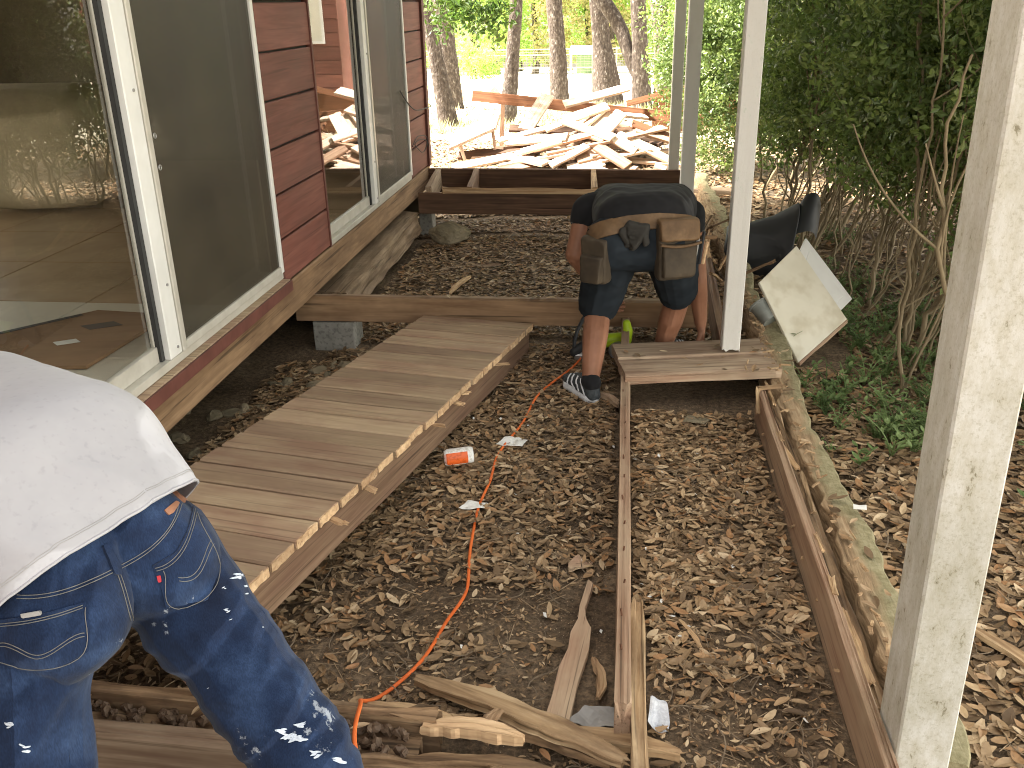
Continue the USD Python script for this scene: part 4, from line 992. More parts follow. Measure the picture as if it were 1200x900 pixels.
PILE_LABELS = ['broad pale board topmost in the middle of the heap', 'thin board sloping up at the left side of the heap, uppermost there', 'board just under the uppermost sloping board at the left of the heap', 'tilted board left of centre in the front of the heap', 'long thin board reaching down to the ground at the front left of the heap', 'broad board slanting down to the right across the centre of the heap', 'broad board slanting up to the right at the centre of the heap', 'front board resting its lower end on the ground at the centre right of the heap', 'board slanting down right of the centre of the heap', 'short board at the lower right front of the heap', 'board slanting up from the ground left of the centre front of the heap', 'wide short board low at the front centre of the heap', 'thin board on the upper right slope of the heap', 'wide orange board on the upper right of the heap under the long beam', 'narrow board at the top right of the heap, just under the long beam', 'board slanting up on the right shoulder of the heap', 'wide board upper left of the heap centre', 'short board slanting up at the heap top, right of the wide one', 'steep board right of the heap centre', 'narrow board low in the middle front of the heap', 'thin board low at the right front of the heap', 'board on the left slope of the heap below the sloping boards', 'low board lying flat at the front foot of the heap', 'narrow board far right on the heap behind the post', 'narrow board on the upper left slope of the heap', 'short board at the far left foot of the heap']
rp = np.random.default_rng(5)
for k, (x0, y0, z0, x1, y1, z1, wd) in enumerate(PB_):
    dz0 = 0.02 if k in (0, 5, 6, 7, 8, 9, 10) else -0.02
    p0, p1 = A([x0, y0, max(z0 + dz0, 0.03)]), A([x1, y1, max(z1 + dz0, 0.03)])
    d = p1 - p0; L = np.linalg.norm(d)
    ext = 0.04 if k in (6, 7, 8, 10) else rp.uniform(0.02, 0.25)
    up = A([rp.uniform(-0.3, 0.3), rp.uniform(-0.55, 0.0), 1.0])
    put('board', plank(L + ext, wd, 0.026, 6, 0.003, seed=600 + k, rough=0.0006, jag1=0.02 if k % 3 == 0 else 0), (W_PILE, W_PILE, W_PILE, W_PILE_B)[k % 4] if k != 13 else W_ORANGE, mtx=frame(p0, p1, up=up),
        label=PILE_LABELS[k], cat='board', group=G_PILE)
for k in range(64):
    x, y = -0.42 + rp.normal(0, 0.62), 10.0 + rp.normal(0, 0.5)
    h = psurf(x, y)
    if y < 9.0 or h < 0.03 or x > 0.6 or y > 10.7:
        continue
    a = rp.uniform(0, math.pi)
    L = rp.uniform(0.35, 1.15)
    d = A([math.cos(a), math.sin(a), 0]) * L / 2
    zz = h * rp.uniform(0.15, 0.6)
    p0, p1 = A([x, y, zz]) - d, A([x, y, zz]) + d
    p0[2] = min(p0[2] + rp.uniform(-0.06, 0.06), psurf(*p0[:2]) + 0.03); p1[2] = min(p1[2] + rp.uniform(-0.06, 0.06), psurf(*p1[:2]) + 0.03)
    p0[2], p1[2] = max(p0[2], 0.02), max(p1[2], 0.02)
    if min(p0[1], p1[1]) < 8.75:
        continue
    up = A([rp.uniform(-0.4, 0.4), rp.uniform(-0.5, 0.3), 1.0])
    put('board', plank(L, rp.choice([0.09, 0.12, 0.14, 0.14]), rp.choice([0.022, 0.026, 0.036]), 5, 0.003, seed=700 + k, jag1=0.03 if k % 4 == 0 else 0), (W_PILE, W_PILE_B, W_PILE, W_DARK, W_RED)[k % 5], mtx=frame(p0, p1, up=up), label=L_PILE, cat='board', group=G_PILE)
put('leaning_board', plank(0.62, 0.16, 0.026, 6, 0.003, seed=651), W_PILE, mtx=frame((-1.05, 9.78, 0.28), (-0.80, 10.3, 0.66), up=(0, -0.75, 1)), label='pale board leaning steeply against the long beam over the heap', cat='board')
put('long_beam', plank(3.6, 0.115, 0.045, 24, 0.004, seed=652, rough=0.001), W_ORANGE, mtx=frame((-1.73, 10.8, 0.575), (1.0, 10.0, 0.355), up=(0, -1, 0.05)), label='long orange brown beam lying across the top of the board heap', cat='beam')
put('stake', plank(0.52, 0.05, 0.045, 6, 0.004, seed=653), W_PILE_B, mtx=frame((-1.44, 10.99, -0.02), (-1.41, 11.0, 0.5), up=(0, -1, 0)), label='short upright stake propping the left end of the long beam', cat='stake')
pp = thing('plywood_sheet', 'pale sheet propped up at the left end of the board heap', 'plywood', (-1.6, 10.1, 0))
mq, _ = quad_panel((-1.83, 9.66, 0.15), (-1.36, 9.92, 0.33), (-1.40, 10.62, 0.40), (-1.90, 10.55, 0.22), 0.03)
put('sheet', mq, W_PILE, pp)
put('prop', plank(0.22, 0.045, 0.03, 4, 0.003, seed=655), W_PILE, pp, mtx=frame((-1.66, 9.72, -0.02), (-1.72, 9.77, 0.16), up=(1, 0, 0)))
put('prop', plank(0.34, 0.04, 0.03, 4, 0.003, seed=656), W_PILE, pp, mtx=frame((-1.36, 9.93, -0.02), (-1.40, 9.98, 0.31), up=(1, 0, 0)))
oc = thing('plywood_box', 'reddish boards standing behind the posts right of the heap', 'boards', (0.85, 12.0, 0))
put('board', plank(1.15, 0.5, 0.03, 8, 0.003, seed=657), W_ORANGE, oc, mtx=frame((0.36, 12.05, 0.26), (1.45, 12.0, 0.25), up=(0, -1, 0)))
put('top_rail', plank(1.0, 0.07, 0.04, 6, 0.003, seed=658), W_ORANGE, oc, mtx=frame((0.03, 11.9, 0.36), (0.75, 11.98, 0.53), up=(0, -1, 0.4)))
put('side_board', plank(0.45, 0.14, 0.03, 6, 0.003, seed=659), W_PILE, oc, mtx=frame((1.05, 11.9, 0.02), (1.07, 11.93, 0.5), up=(0, -1, 0)))
fb = thing('flat_board', 'grey board lying by the farthest post at the end of the mossy kerb', 'board', (0.5, 7.9, 0))
put('board', plank(0.75, 0.16, 0.03, 6, 0.003, seed=660), W_GREY, fb, mtx=frame((0.28, 7.95, 0.07), (0.98, 7.6, 0.09)))
ls = thing('split_log', 'split pale log pieces lying between the leaning tree and the slender trunk', 'log', (-3.1, 19.4, -0.3))
for k, (x, y, a, r) in enumerate(((-3.25, 19.6, 0.5, 0.17), (-2.9, 19.2, -0.6, 0.15))):
    t = trimesh.creation.cylinder(r, 0.7, sections=20)
    t.apply_transform(trimesh.transformations.rotation_matrix(math.pi / 2, [0, 1, 0])); t.apply_transform(trimesh.transformations.rotation_matrix(a, [0, 0, 1]))
    t = t.subdivide(); t.vertices += (noise(t.vertices * 8, k)[:, None] - 0.5) * 0.05
    t.apply_translation([x, y, float(hgt(x, y)) + r * 0.8])
    put('log_piece', t, W_PILE, ls)


# ------------------------------------------------------------------ leaf shapes
def leaf_shape(L, W, curl, fold, twist, st=5, stemless=False, lobes=0):
    s = np.linspace(0, 1, st)
    wd = W / 2 * np.sin(np.clip(s * 0.92 + 0.06, 0, 1) * math.pi) ** 0.75
    V, F = [], []
    for i in range(st):
        z = curl * L * (s[i] - 0.5) ** 2 * 2
        tw = twist * (s[i] - 0.5)
        for sd in (-1, 0, 1):
            yy, zz = sd * wd[i], abs(sd) * wd[i] * fold
            V.append(((s[i] - 0.5) * L, yy * math.cos(tw) - zz * math.sin(tw), z + yy * math.sin(tw) + zz * math.cos(tw)))
    for i in range(st - 1):
        for k in range(2):
            a = i * 3 + k
            F += [[a, a + 3, a + 1], [a + 1, a + 3, a + 4]]
    return trimesh.Trimesh(A(V), F, process=False)


rl = np.random.default_rng(21)
dead = []
for k in range(9):
    dead.append(leaf_shape(rl.uniform(0.045, 0.066), rl.uniform(0.019, 0.028), rl.uniform(-0.12, 0.25), rl.uniform(0.05, 0.45), rl.uniform(-0.6, 0.6)))
protos = [(d_, LITTER if k < 7 else LITTER_PALE) for k, d_ in enumerate(dead)]

# things that stand on the ground where no litter should lie (x0, x1, y0, y1)
HOLES = [(0.008, 0.054, 1.55, 4.2), (0.05, 0.092, 1.28, 2.0), (0.54, 0.60, 1.0, 3.45), (0.62, 0.76, 0.2, 8.3), (0.0, 0.67, 3.38, 3.76), (-1.35, -0.2, 1.36, 1.56), (-1.6, 0.45, 4.16, 4.245), (-1.62, -1.43, 4.0, 6.52),
         (-1.55, 0.5, 6.42, 6.52), (-1.55, 0.5, 7.0, 7.1), (0.57, 0.69, 1.46, 1.61), (-0.13, 0.0, 1.6, 2.15), (0.40, 0.51, 6.49, 6.6), (0.62, 1.08, 3.93, 4.42)]


def litter(n, x0, x1, y0, y1, seed, cover, dens=lambda x, y: 1.0, smin=0.8, smax=1.25, lift=0.012, near_bias=False):
    r = np.random.default_rng(seed)
    x, y = r.uniform(x0, x1, n), r.uniform(y0, y1, n)
    p = np.stack([x, y, 0 * x], -1)
    cl = fbm(p * 2.2, 3, seed) * 0.65 + fbm(p * 8, 2, seed + 1) * 0.35
    keep = (cl > cover - r.uniform(0, 0.25, n)) & (r.random(n) < np.vectorize(dens)(x, y))
    for a, b, c_, d_ in HOLES:
        keep &= ~((x > a - 0.012) & (x < b + 0.012) & (y > c_ - 0.012) & (y < d_ + 0.012))
    x, y = x[keep], y[keep]
    k = len(x)
    z = hgt(x, y) + lift * r.uniform(0.35, 1.6, k)
    return np.stack([x, y, z], -1), quats(r.uniform(0, 2 * math.pi, k), np.abs(r.normal(0.0, 0.24, k)), r.uniform(0, 2 * math.pi, k)), r.uniform(smin, smax, k), r


# inside the porch frame, then right of the kerb, then out in the yard
parts_ = [litter(34000, -1.62, 0.62, 0.95, 4.2, 31, 0.56, dens=lambda x, y: 0.35 if (x < -0.55 and y < 2.2) else (0.25 if (x > 0.08 and y < 1.85) else 1.0), smin=0.34, smax=0.92),
          litter(26000, -1.62, 0.62, 0.95, 4.5, 131, 0.40, smin=0.12, smax=0.34, lift=0.008),
          litter(3200, -1.55, -0.7, 1.9, 4.1, 132, 0.38, smin=0.4, smax=0.95),
          litter(3600, 0.06, 0.55, 1.2, 3.4, 32, 0.54, dens=lambda x, y: 0.2 if y < 1.85 else 1.0, smin=0.36, smax=0.85),
          litter(19000, -1.62, 0.62, 4.2, 7.3, 33, 0.36, smin=0.5, smax=1.0),
          litter(15000, 0.72, 2.3, 0.9, 5.0, 34, 0.30, smin=0.6, smax=1.15),
          litter(11000, 0.70, 5.0, 5.0, 11.0, 35, 0.32, smin=1.0, smax=1.5),
          litter(15000, -4.5, 1.2, 7.1, 11.5, 36, 0.42, smin=0.9, smax=1.4),
          litter(8000, -7.0, 4.0, 11.5, 17, 37, 0.45, smin=1.1, smax=1.7),
          litter(1500, 0.61, 0.63, 0.9, 7.0, 38, 0.2)]
pos = np.vstack([q[0] for q in parts_]); qt = np.vstack([q[1] for q in parts_]); sc = np.concatenate([q[2] for q in parts_])
ty = np.where(pos[:, 1] > 7.2, rl.integers(4, 9, len(pos)), np.where(rl.random(len(pos)) < 0.09, rl.integers(7, 9, len(pos)), rl.integers(0, 7, len(pos))))
# the 300 leaves that show largest are meshes of their own
E0 = A([0, 0, EYE])
dist = np.linalg.norm(pos - E0, axis=1)
ang_ok = (np.abs(np.arctan2(pos[:, 0], pos[:, 1]) + 0.12) < 0.47) & (pos[:, 1] > 1.5)
behind = (pos[:, 0] < -0.35) & (pos[:, 1] < 1.9)
score = np.where(ang_ok & ~behind, sc / dist, -1)
big = np.argsort(-score)[:300]
mask = np.ones(len(pos), bool); mask[big] = False


def qmat(q):
    w_, x_, y_, z_ = q
    return A([[1 - 2 * (y_ * y_ + z_ * z_), 2 * (x_ * y_ - w_ * z_), 2 * (x_ * z_ + w_ * y_)], [2 * (x_ * y_ + w_ * z_), 1 - 2 * (x_ * x_ + z_ * z_), 2 * (y_ * z_ - w_ * x_)], [2 * (x_ * z_ - w_ * y_), 2 * (y_ * z_ + w_ * x_), 1 - 2 * (x_ * x_ + y_ * y_)]])


for i in big:
    M = np.eye(4); M[:3, :3] = qmat(qt[i]) * sc[i]; M[:3, 3] = pos[i] + A([0, 0, 0.004])
    put('leaf', protos[ty[i]][0], protos[ty[i]][1], ground, mtx=M)
instancer('leaf_litter', protos, ty[mask], pos[mask], qt[mask], sc[mask], ground, kind='stuff')
# some leaves lie on the timber
on = []
for (n, x0, x1, y0, y1, z) in ((70, 0.635, 0.72, 1.5, 7.5, 0.142), (14, 0.03, 0.62, 3.42, 3.72, 0.186), (16, -1.2, -0.5, 1.40, 1.53, 0.11), (22, -1.4, 0.4, 4.19, 4.235, 0.232)):
    for _ in range(n):
        x, y = rl.uniform(x0, x1), rl.uniform(y0, y1)
        if x > 0.6 and 3.85 < y < 4.5:
            continue
        on.append((x, y, z + rl.uniform(0, 0.008) + (0.2 * (x - 0.03) * 0 if z < 1 else 0)))
on = A(on)
instancer('fallen_leaves', protos, rl.integers(0, 9, len(on)), on, quats(rl.uniform(0, 6.28, len(on)), np.abs(rl.normal(0, 0.18, len(on))), rl.uniform(0, 6.28, len(on))), rl.uniform(0.5, 0.95, len(on)),
          label='few dry leaves lying on top of the porch timbers', cat='leaves', kind='stuff')
tw = trimesh.creation.cylinder(0.0016, 0.11, sections=5); tw.apply_transform(trimesh.transformations.rotation_matrix(math.pi / 2, [0, 1, 0]))
tw2 = tube(spline([(-0.09, 0, 0), (-0.02, 0.012, 0.004), (0.05, -0.008, 0.0), (0.09, 0.01, 0.008)], 8), 0.0022, 5)
STRAW = leaf_mat('straw_bits', [(0.0, (0.09, 0.055, 0.033)), (0.5, (0.20, 0.135, 0.08)), (1.0, (0.40, 0.30, 0.19))])
a1, a2, a3, r_ = litter(15000, -1.6, 2.2, 0.95, 7.0, 44, 0.30, smin=0.2, smax=0.8, lift=0.012)
instancer('twigs', [(tw, STRAW), (tw2, TWIG)], (r_.random(len(a1)) < 0.25).astype(int), a1, a2, a3, ground, kind='stuff')

# ------------------------------------------------------------------ trees, bushes, fence, far things
def clump(n, rad, L, W, seed, flat=1.0):
    """A clump of n small leaves inside a ball of radius rad."""
    r = np.random.default_rng(seed)
    V, F = [], []
    for k in range(n):
        d = r.normal(0, 1, 3); d /= np.linalg.norm(d)
        c = d * rad * r.uniform(0.25, 1.0) ** 0.6 * A([1, 1, flat])
        a = r.normal(0, 1, 3) + d * 0.7; a /= np.linalg.norm(a)
        b = np.cross(a, r.normal(0, 1, 3)); b /= np.linalg.norm(b)
        nn = np.cross(a, b)
        l, w_ = L * r.uniform(0.7, 1.3), W * r.uniform(0.7, 1.3)
        o = len(V)
        V += [c - a * l / 2, c + b * w_ / 2 + nn * w_ * 0.15, c + a * l / 2, c - b * w_ / 2 + nn * w_ * 0.15]
        F += [[o, o + 1, o + 2], [o, o + 2, o + 3]]
    return trimesh.Trimesh(A(V), F, process=False)


def crown_points(ells, n, seed, shell=0.45, gap=0.42, scale=1.2):
    r = np.random.default_rng(seed)
    out = []
    vol = A([e[1][0] * e[1][1] * e[1][2] for e in ells]); vol = vol / vol.sum()
    for (c, rad), f in zip(ells, vol):
        m_ = int(n * f * 2.2) + 4
        d = r.normal(0, 1, (m_, 3)); d /= np.linalg.norm(d, axis=1, keepdims=True)
        q = A(c) + d * (r.uniform(shell, 1.0, (m_, 1)) ** 0.6) * A(rad) * (0.8 + 0.5 * fbm(d * 1.7 + seed, 3, seed)[:, None])
        keep = fbm(q * scale, 3, seed + 2) > gap
        out.append(q[keep])
    q = np.vstack(out)
    r.shuffle(q)
    return q[:n]


def foliage(parent, name, pts, protos_, smin, smax, seed, label=None):
    r = np.random.default_rng(seed)
    n = len(pts)
    return instancer(name, protos_, r.integers(0, len(protos_), n), pts, quats(r.uniform(0, 6.28, n), r.uniform(0, 1.5, n), r.uniform(0, 6.28, n)), r.uniform(smin, smax, n), parent, label=label)


def trunk_mesh(path, radii, seed, n=26, sides=16, rough=0.06):
    p = spline(path, n)
    rr_ = np.interp(np.linspace(0, 1, n), np.linspace(0, 1, len(radii)), radii)
    t = tube(p, rr_, sides)
    v = t.vertices.copy()
    cen = np.repeat(p, sides, 0)
    k = n * sides
    off = v[:k] - cen
    v[:k] = cen + off * (1 + (fbm(v[:k] * A([5, 5, 2.2]) + seed, 3, seed)[:, None] - 0.5) * rough * 3)
    t.vertices = v
    return t


OAKP = [(clump(16, 0.17, 0.075, 0.036, 60 + k), GREEN_OAK) for k in range(4)]
FARP = [(clump(16, 0.42, 0.24, 0.13, 70 + k), GREEN_FAR) for k in range(3)]
TANP = [(clump(16, 0.42, 0.24, 0.13, 76 + k), TAN_FAR) for k in range(2)]


def tree(label, path, radii, ells, n, seed, limbs=(), protos_=OAKP, smin=0.9, smax=1.6, gap=0.44, group=None, name='oak_tree', low=None):
    t = thing(name, label, 'tree', path[0], group)
    put('trunk', trunk_mesh(path, [q * 0.86 for q in radii], seed), BARK, t, smooth=True)
    for k, (lp, lr) in enumerate(limbs):
        put('limb', trunk_mesh(lp, lr, seed + 40 + k, 14, 10), BARK, t, smooth=True)
    pts = crown_points(ells, n, seed, gap=gap)
    if low is not None:
        pts = np.vstack([pts, crown_points(low[0], low[1], seed + 7, shell=0.0, gap=0.36, scale=3.0)])
    foliage(t, 'crown', pts, protos_, smin, smax, seed)
    return t


gz = lambda x, y: float(hgt(x, y)) - 0.06
tree('leaning tree trunk near the house corner, its low branch hanging over the yard', [(-2.38, 12.7, -0.08), (-2.42, 12.7, 0.25), (-2.52, 12.7, 0.9), (-2.64, 12.7, 1.7), (-2.9, 12.75, 3.2), (-3.1, 12.9, 4.6)], [0.17, 0.115, 0.103, 0.10, 0.09, 0.06],
     [((-3.2, 13.4, 5.8), (2.0, 1.8, 1.2))], 260, 401, limbs=[([(-2.72, 12.7, 2.3), (-2.4, 12.0, 2.6), (-2.0, 11.0, 2.5), (-1.7, 10.2, 2.1)], [0.07, 0.05, 0.03, 0.012])],
     low=([((-1.75, 10.0, 1.62), (0.55, 0.5, 0.42)), ((-1.5, 9.9, 1.45), (0.35, 0.4, 0.3)), ((-1.25, 9.8, 1.62), (0.3, 0.3, 0.2)), ((-2.1, 10.4, 1.8), (0.5, 0.5, 0.4))], 130), smin=0.75, smax=1.25)
tree('slender speckled tree trunk behind the left end of the long beam', [(-1.66, 13.45, -0.08), (-1.63, 13.45, 0.3), (-1.57, 13.45, 0.9), (-1.50, 13.45, 1.7), (-1.45, 13.6, 3.2), (-1.5, 13.8, 4.8)], [0.15, 0.11, 0.10, 0.10, 0.085, 0.05], [((-1.6, 14.2, 5.8), (1.6, 1.5, 1.0))], 170, 402)
tree('straight speckled tree trunk above the middle of the board heap', [(-1.06, 15.6, -0.15), (-1.07, 15.6, 0.3), (-1.10, 15.6, 0.9), (-1.16, 15.6, 1.7), (-1.25, 15.8, 3.4), (-1.2, 16.2, 5.2)], [0.20, 0.15, 0.145, 0.14, 0.12, 0.07], [((-1.2, 16.6, 6.3), (2.0, 1.8, 1.2))], 220, 403)
tree('thick flaring tree trunk right of the straight trunk', [(-0.30, 17.4, -0.25), (-0.34, 17.4, 0.2), (-0.42, 17.4, 0.8), (-0.53, 17.4, 1.7), (-0.75, 17.6, 3.4), (-0.9, 18.0, 5.4)], [0.36, 0.19, 0.165, 0.16, 0.13, 0.08], [((-0.9, 18.4, 6.4), (2.1, 1.9, 1.2))], 230, 404)
tree('forked tree trunk with a thick limb leaning left, beside the bushes', [(0.30, 15.5, -0.18), (0.26, 15.5, 0.3), (0.22, 15.5, 0.9), (0.16, 15.5, 1.7), (0.12, 15.7, 3.4), (0.2, 16.0, 5.2)], [0.20, 0.145, 0.135, 0.13, 0.11, 0.07], [((0.2, 16.4, 6.2), (2.0, 1.7, 1.2))], 210, 405,
     limbs=[([(0.20, 15.55, 0.42), (0.02, 15.65, 0.85), (-0.10, 15.75, 1.15), (-0.38, 15.95, 1.55), (-0.9, 16.3, 2.3), (-1.3, 16.6, 3.0)], [0.09, 0.11, 0.12, 0.11, 0.08, 0.05])])
tree('distant tree trunk seen just left of the bushes', [(0.80, 20.0, -0.45), (0.76, 20.0, 0.3), (0.68, 20.0, 1.0), (0.58, 20.0, 1.7), (0.5, 20.2, 3.6), (0.6, 20.4, 5.4)], [0.24, 0.18, 0.165, 0.16, 0.13, 0.08], [((0.6, 20.8, 6.4), (2.0, 1.8, 1.2))], 210, 406)
tree('pale tree trunk half hidden behind the leaning tree', [(-2.95, 16.0, -0.2), (-2.98, 16.0, 0.4), (-3.0, 16.0, 1.0), (-3.05, 16.0, 1.8), (-3.1, 16.2, 3.6), (-3.3, 16.4, 5.2)], [0.28, 0.20, 0.19, 0.18, 0.14, 0.08], [((-3.3, 16.8, 6.2), (1.9, 1.7, 1.2))], 200, 407)
tree('tall oak behind the house, its crown shading the porch', [(-9.5, 3.0, -0.1), (-9.4, 3.0, 2.5), (-9.2, 3.1, 5.0), (-8.9, 3.2, 7.5)], [0.42, 0.34, 0.28, 0.16], [((-8.6, 3.2, 8.6), (2.6, 5.0, 2.9))], 1200, 408, gap=0.30, smin=1.6, smax=2.6)
rf = np.random.default_rng(77)
FAR = [(-17, 64, 0), (-13.5, 60, 0), (-10.5, 66, 0), (-8.3, 61, 0), (-6.0, 64, 0), (-4.2, 61.5, 1), (-2.6, 66, 0), (-1.0, 62, 1), (0.6, 65, 0), (2.3, 61, 0), (4.2, 64, 0), (6.6, 60, 0), (9.5, 63, 0), (13, 62, 0), (17, 66, 0), (-22, 60, 0), (22, 62, 0)]
DESC = ['bright green tree beyond the far fence', 'yellowish tree beyond the far fence']
for k, (x, y, kd) in enumerate(FAR):
    zb = float(hgt(x, y))
    tree(DESC[kd], [(x, y, zb - 0.1), (x + 0.1, y, zb + 2), (x - 0.1, y, zb + 4.5), (x, y + 0.2, zb + 7)], [0.3, 0.24, 0.18, 0.1],
         [((x, y, zb + rf.uniform(2.2, 3.2)), (rf.uniform(1.4, 2.2), 1.6, rf.uniform(2.0, 2.8))), ((x + rf.uniform(-0.8, 0.8), y, zb + 6.5), (2.6, 2.2, 2.6))], 230, 500 + k, protos_=TANP if kd else FARP, smin=0.8, smax=1.5, gap=0.36, group='yellowish trees beyond the far fence' if kd else 'bright green trees beyond the far fence', name='far_tree')
for k in range(34):
    x, y = -60 + k * 3.6 + rf.uniform(-1, 1), 80 + rf.uniform(-5, 8)
    if k % 2 == 0:
        zb = float(hgt(x, y))
        tree('tall pale tree in the row closing the view', [(x, y, zb - 0.1), (x, y, zb + 4), (x, y, zb + 9)], [0.4, 0.3, 0.15], [((x, y, zb + 5), (3.2, 2.5, 4.6)), ((x, y, zb + 10), (3.0, 2.6, 3.6))], 210, 560 + k, protos_=FARP, smin=1.6, smax=2.8, gap=0.42, group='tall pale trees in the row closing the view', name='far_tree')
# low sunny bush at the fence
bs = thing('far_bush', 'low sunlit bush before the far fence, left of the slender trunk', 'bush', (-9.6, 44, float(hgt(-9.6, 44))))
foliage(bs, 'foliage', crown_points([((-6.6, 44, -0.85), (1.1, 0.9, 0.75)), ((-7.6, 44.5, -0.9), (0.9, 0.8, 0.7))], 150, 590), FARP, 0.5, 0.8, 591)
put('stem', trunk_mesh([(-6.9, 44, -1.8), (-6.85, 44, -1.2), (-6.8, 44, -0.6)], [0.06, 0.05, 0.03], 4, 8, 8), BARK, bs)
# wire fence across the field
FENCE_M = noisy('fence_metal', [(0.3, (0.16, 0.15, 0.14)), (0.7, (0.28, 0.26, 0.24))], scale=5, rough=0.7)
fn = thing('field_fence', 'grey wire fence with rails crossing the field', 'fence', (0, 55, -2.3))
zf = float(hgt(0, 55))
for k in range(17):
    x = -24.5 + k * 3.0
    put('post', tube(A([[x, 55, zf - 0.2], [x, 55, zf + 1.5]]), 0.05, 6), FENCE_M, fn)
for zz, r in ((1.42, 0.035), (1.12, 0.03), (0.42, 0.03)):
    put('rail', tube(A([[-25, 54.96, zf + zz], [0, 54.96, zf + zz], [24, 54.96, zf + zz]]), r, 6), FENCE_M, fn)
wr = [tube(A([[-25, 55.03, zf + 0.1 + 0.13 * k], [24, 55.03, zf + 0.1 + 0.13 * k]]), 0.009, 4) for k in range(10)] + [tube(A([[-25 + 0.22 * k, 55.03, zf + 0.05], [-25 + 0.22 * k, 55.03, zf + 1.4]]), 0.007, 3) for k in range(223)]
put('wire_mesh', cat_(wr), FENCE_M, fn, kind='stuff')
sh = thing('field_shed', 'small green shed with white roof behind the far fence', 'shed', (-2.3, 58.5, zf))
SHED_G = noisy('green_boards', [(0.3, (0.10, 0.16, 0.08)), (0.7, (0.15, 0.22, 0.12))], scale=2)
put('wall', box(-2.9, -1.45, 58, 59.4, zf - 0.1, zf + 0.95), SHED_G, sh)
for k in range(7):
    put('wall_board', box(-2.9 + k * 0.207, -2.9 + k * 0.207 + 0.195, 57.97, 57.998, zf - 0.08, zf + 0.93, 0.004), SHED_G, sh)
put('roof', trimesh.convex.convex_hull(A([(-3.35, 57.6, zf + 1.0), (-1.2, 57.6, zf + 1.0), (-3.35, 59.7, zf + 1.35), (-1.2, 59.7, zf + 1.35), (-3.35, 57.6, zf + 1.07), (-1.2, 57.6, zf + 1.07), (-3.35, 59.7, zf + 1.42), (-1.2, 59.7, zf + 1.42)])), PANEL_WHITE, sh)
for x in (-3.25, -1.3):
    put('post', box(x - 0.05, x + 0.05, 57.66, 57.76, zf - 0.1, zf + 1.0), PANEL_WHITE, sh)
# red outbuilding behind the bushes (seen as a reflection in the far glass door)
ob = thing('outbuilding', 'red boarded outbuilding mirrored in the far glass door', 'outbuilding', (4.6, 19.5, -0.2))
put('wall', box(2.38, 7.5, 18.03, 22, -0.5, 3.2), SIDING, ob)
for k in range(14):
    put('wall_board', box(2.34, 7.5, 18.0, 18.028, -0.4 + k * 0.25, -0.4 + k * 0.25 + 0.24, 0.004), SIDING, ob)
w_ = gather(ob, 'window')
for b in ((2.62, 2.67, 0.95, 2.15), (2.97, 3.02, 0.95, 2.15), (3.35, 3.40, 0.95, 2.15)):
    put('frame', box(b[0], b[1], 17.965, 18.0, b[2], b[3], 0.004), PANEL_WHITE, w_)
put('frame', box(2.62, 3.40, 17.96, 17.999, 0.90, 0.955, 0.004), PANEL_WHITE, w_)
put('frame', box(2.62, 3.40, 17.96, 17.999, 2.15, 2.2, 0.004), PANEL_WHITE, w_)
put('pane', box(2.67, 3.35, 17.985, 17.995, 0.95, 2.15), TILE_A, w_)
put('roof', box(2.0, 7.8, 17.6, 22.4, 3.2, 3.3), W_DARK, ob)

# the bushes along the right side
SHP = [(clump(26, 0.085, 0.030, 0.016, 80 + k, 0.8), GREEN_SHRUB) for k in range(5)]
BUSH = [('dense dark evergreen bush nearest the foreground post', (1.45, 3.5), 0.42, [((2.15, 3.3, 1.85), (0.8, 0.95, 1.0)), ((1.75, 3.6, 1.20), (0.55, 0.8, 0.5)), ((1.62, 3.95, 0.62), (0.28, 0.3, 0.28))], 1500, 12),
        ('dense dark evergreen bush leaning over the cream panel', (1.5, 4.75), 0.34, [((1.75, 4.8, 1.75), (0.85, 1.0, 1.1)), ((1.5, 4.9, 1.05), (0.55, 0.8, 0.42))], 1900, 16),
        ('dense dark evergreen bush behind the black bin', (1.35, 6.3), 0.45, [((1.65, 6.6, 1.6), (0.85, 1.1, 1.15)), ((1.3, 6.7, 0.9), (0.55, 0.9, 0.42))], 1900, 15),
        ('evergreen bush spreading behind the white posts', (1.25, 8.8), 0.35, [((1.15, 9.2, 1.45), (0.95, 0.8, 1.15)), ((0.75, 9.0, 0.95), (0.50, 0.6, 0.55)), ((0.95, 8.8, 0.35), (0.45, 0.5, 0.3))], 1500, 9)]
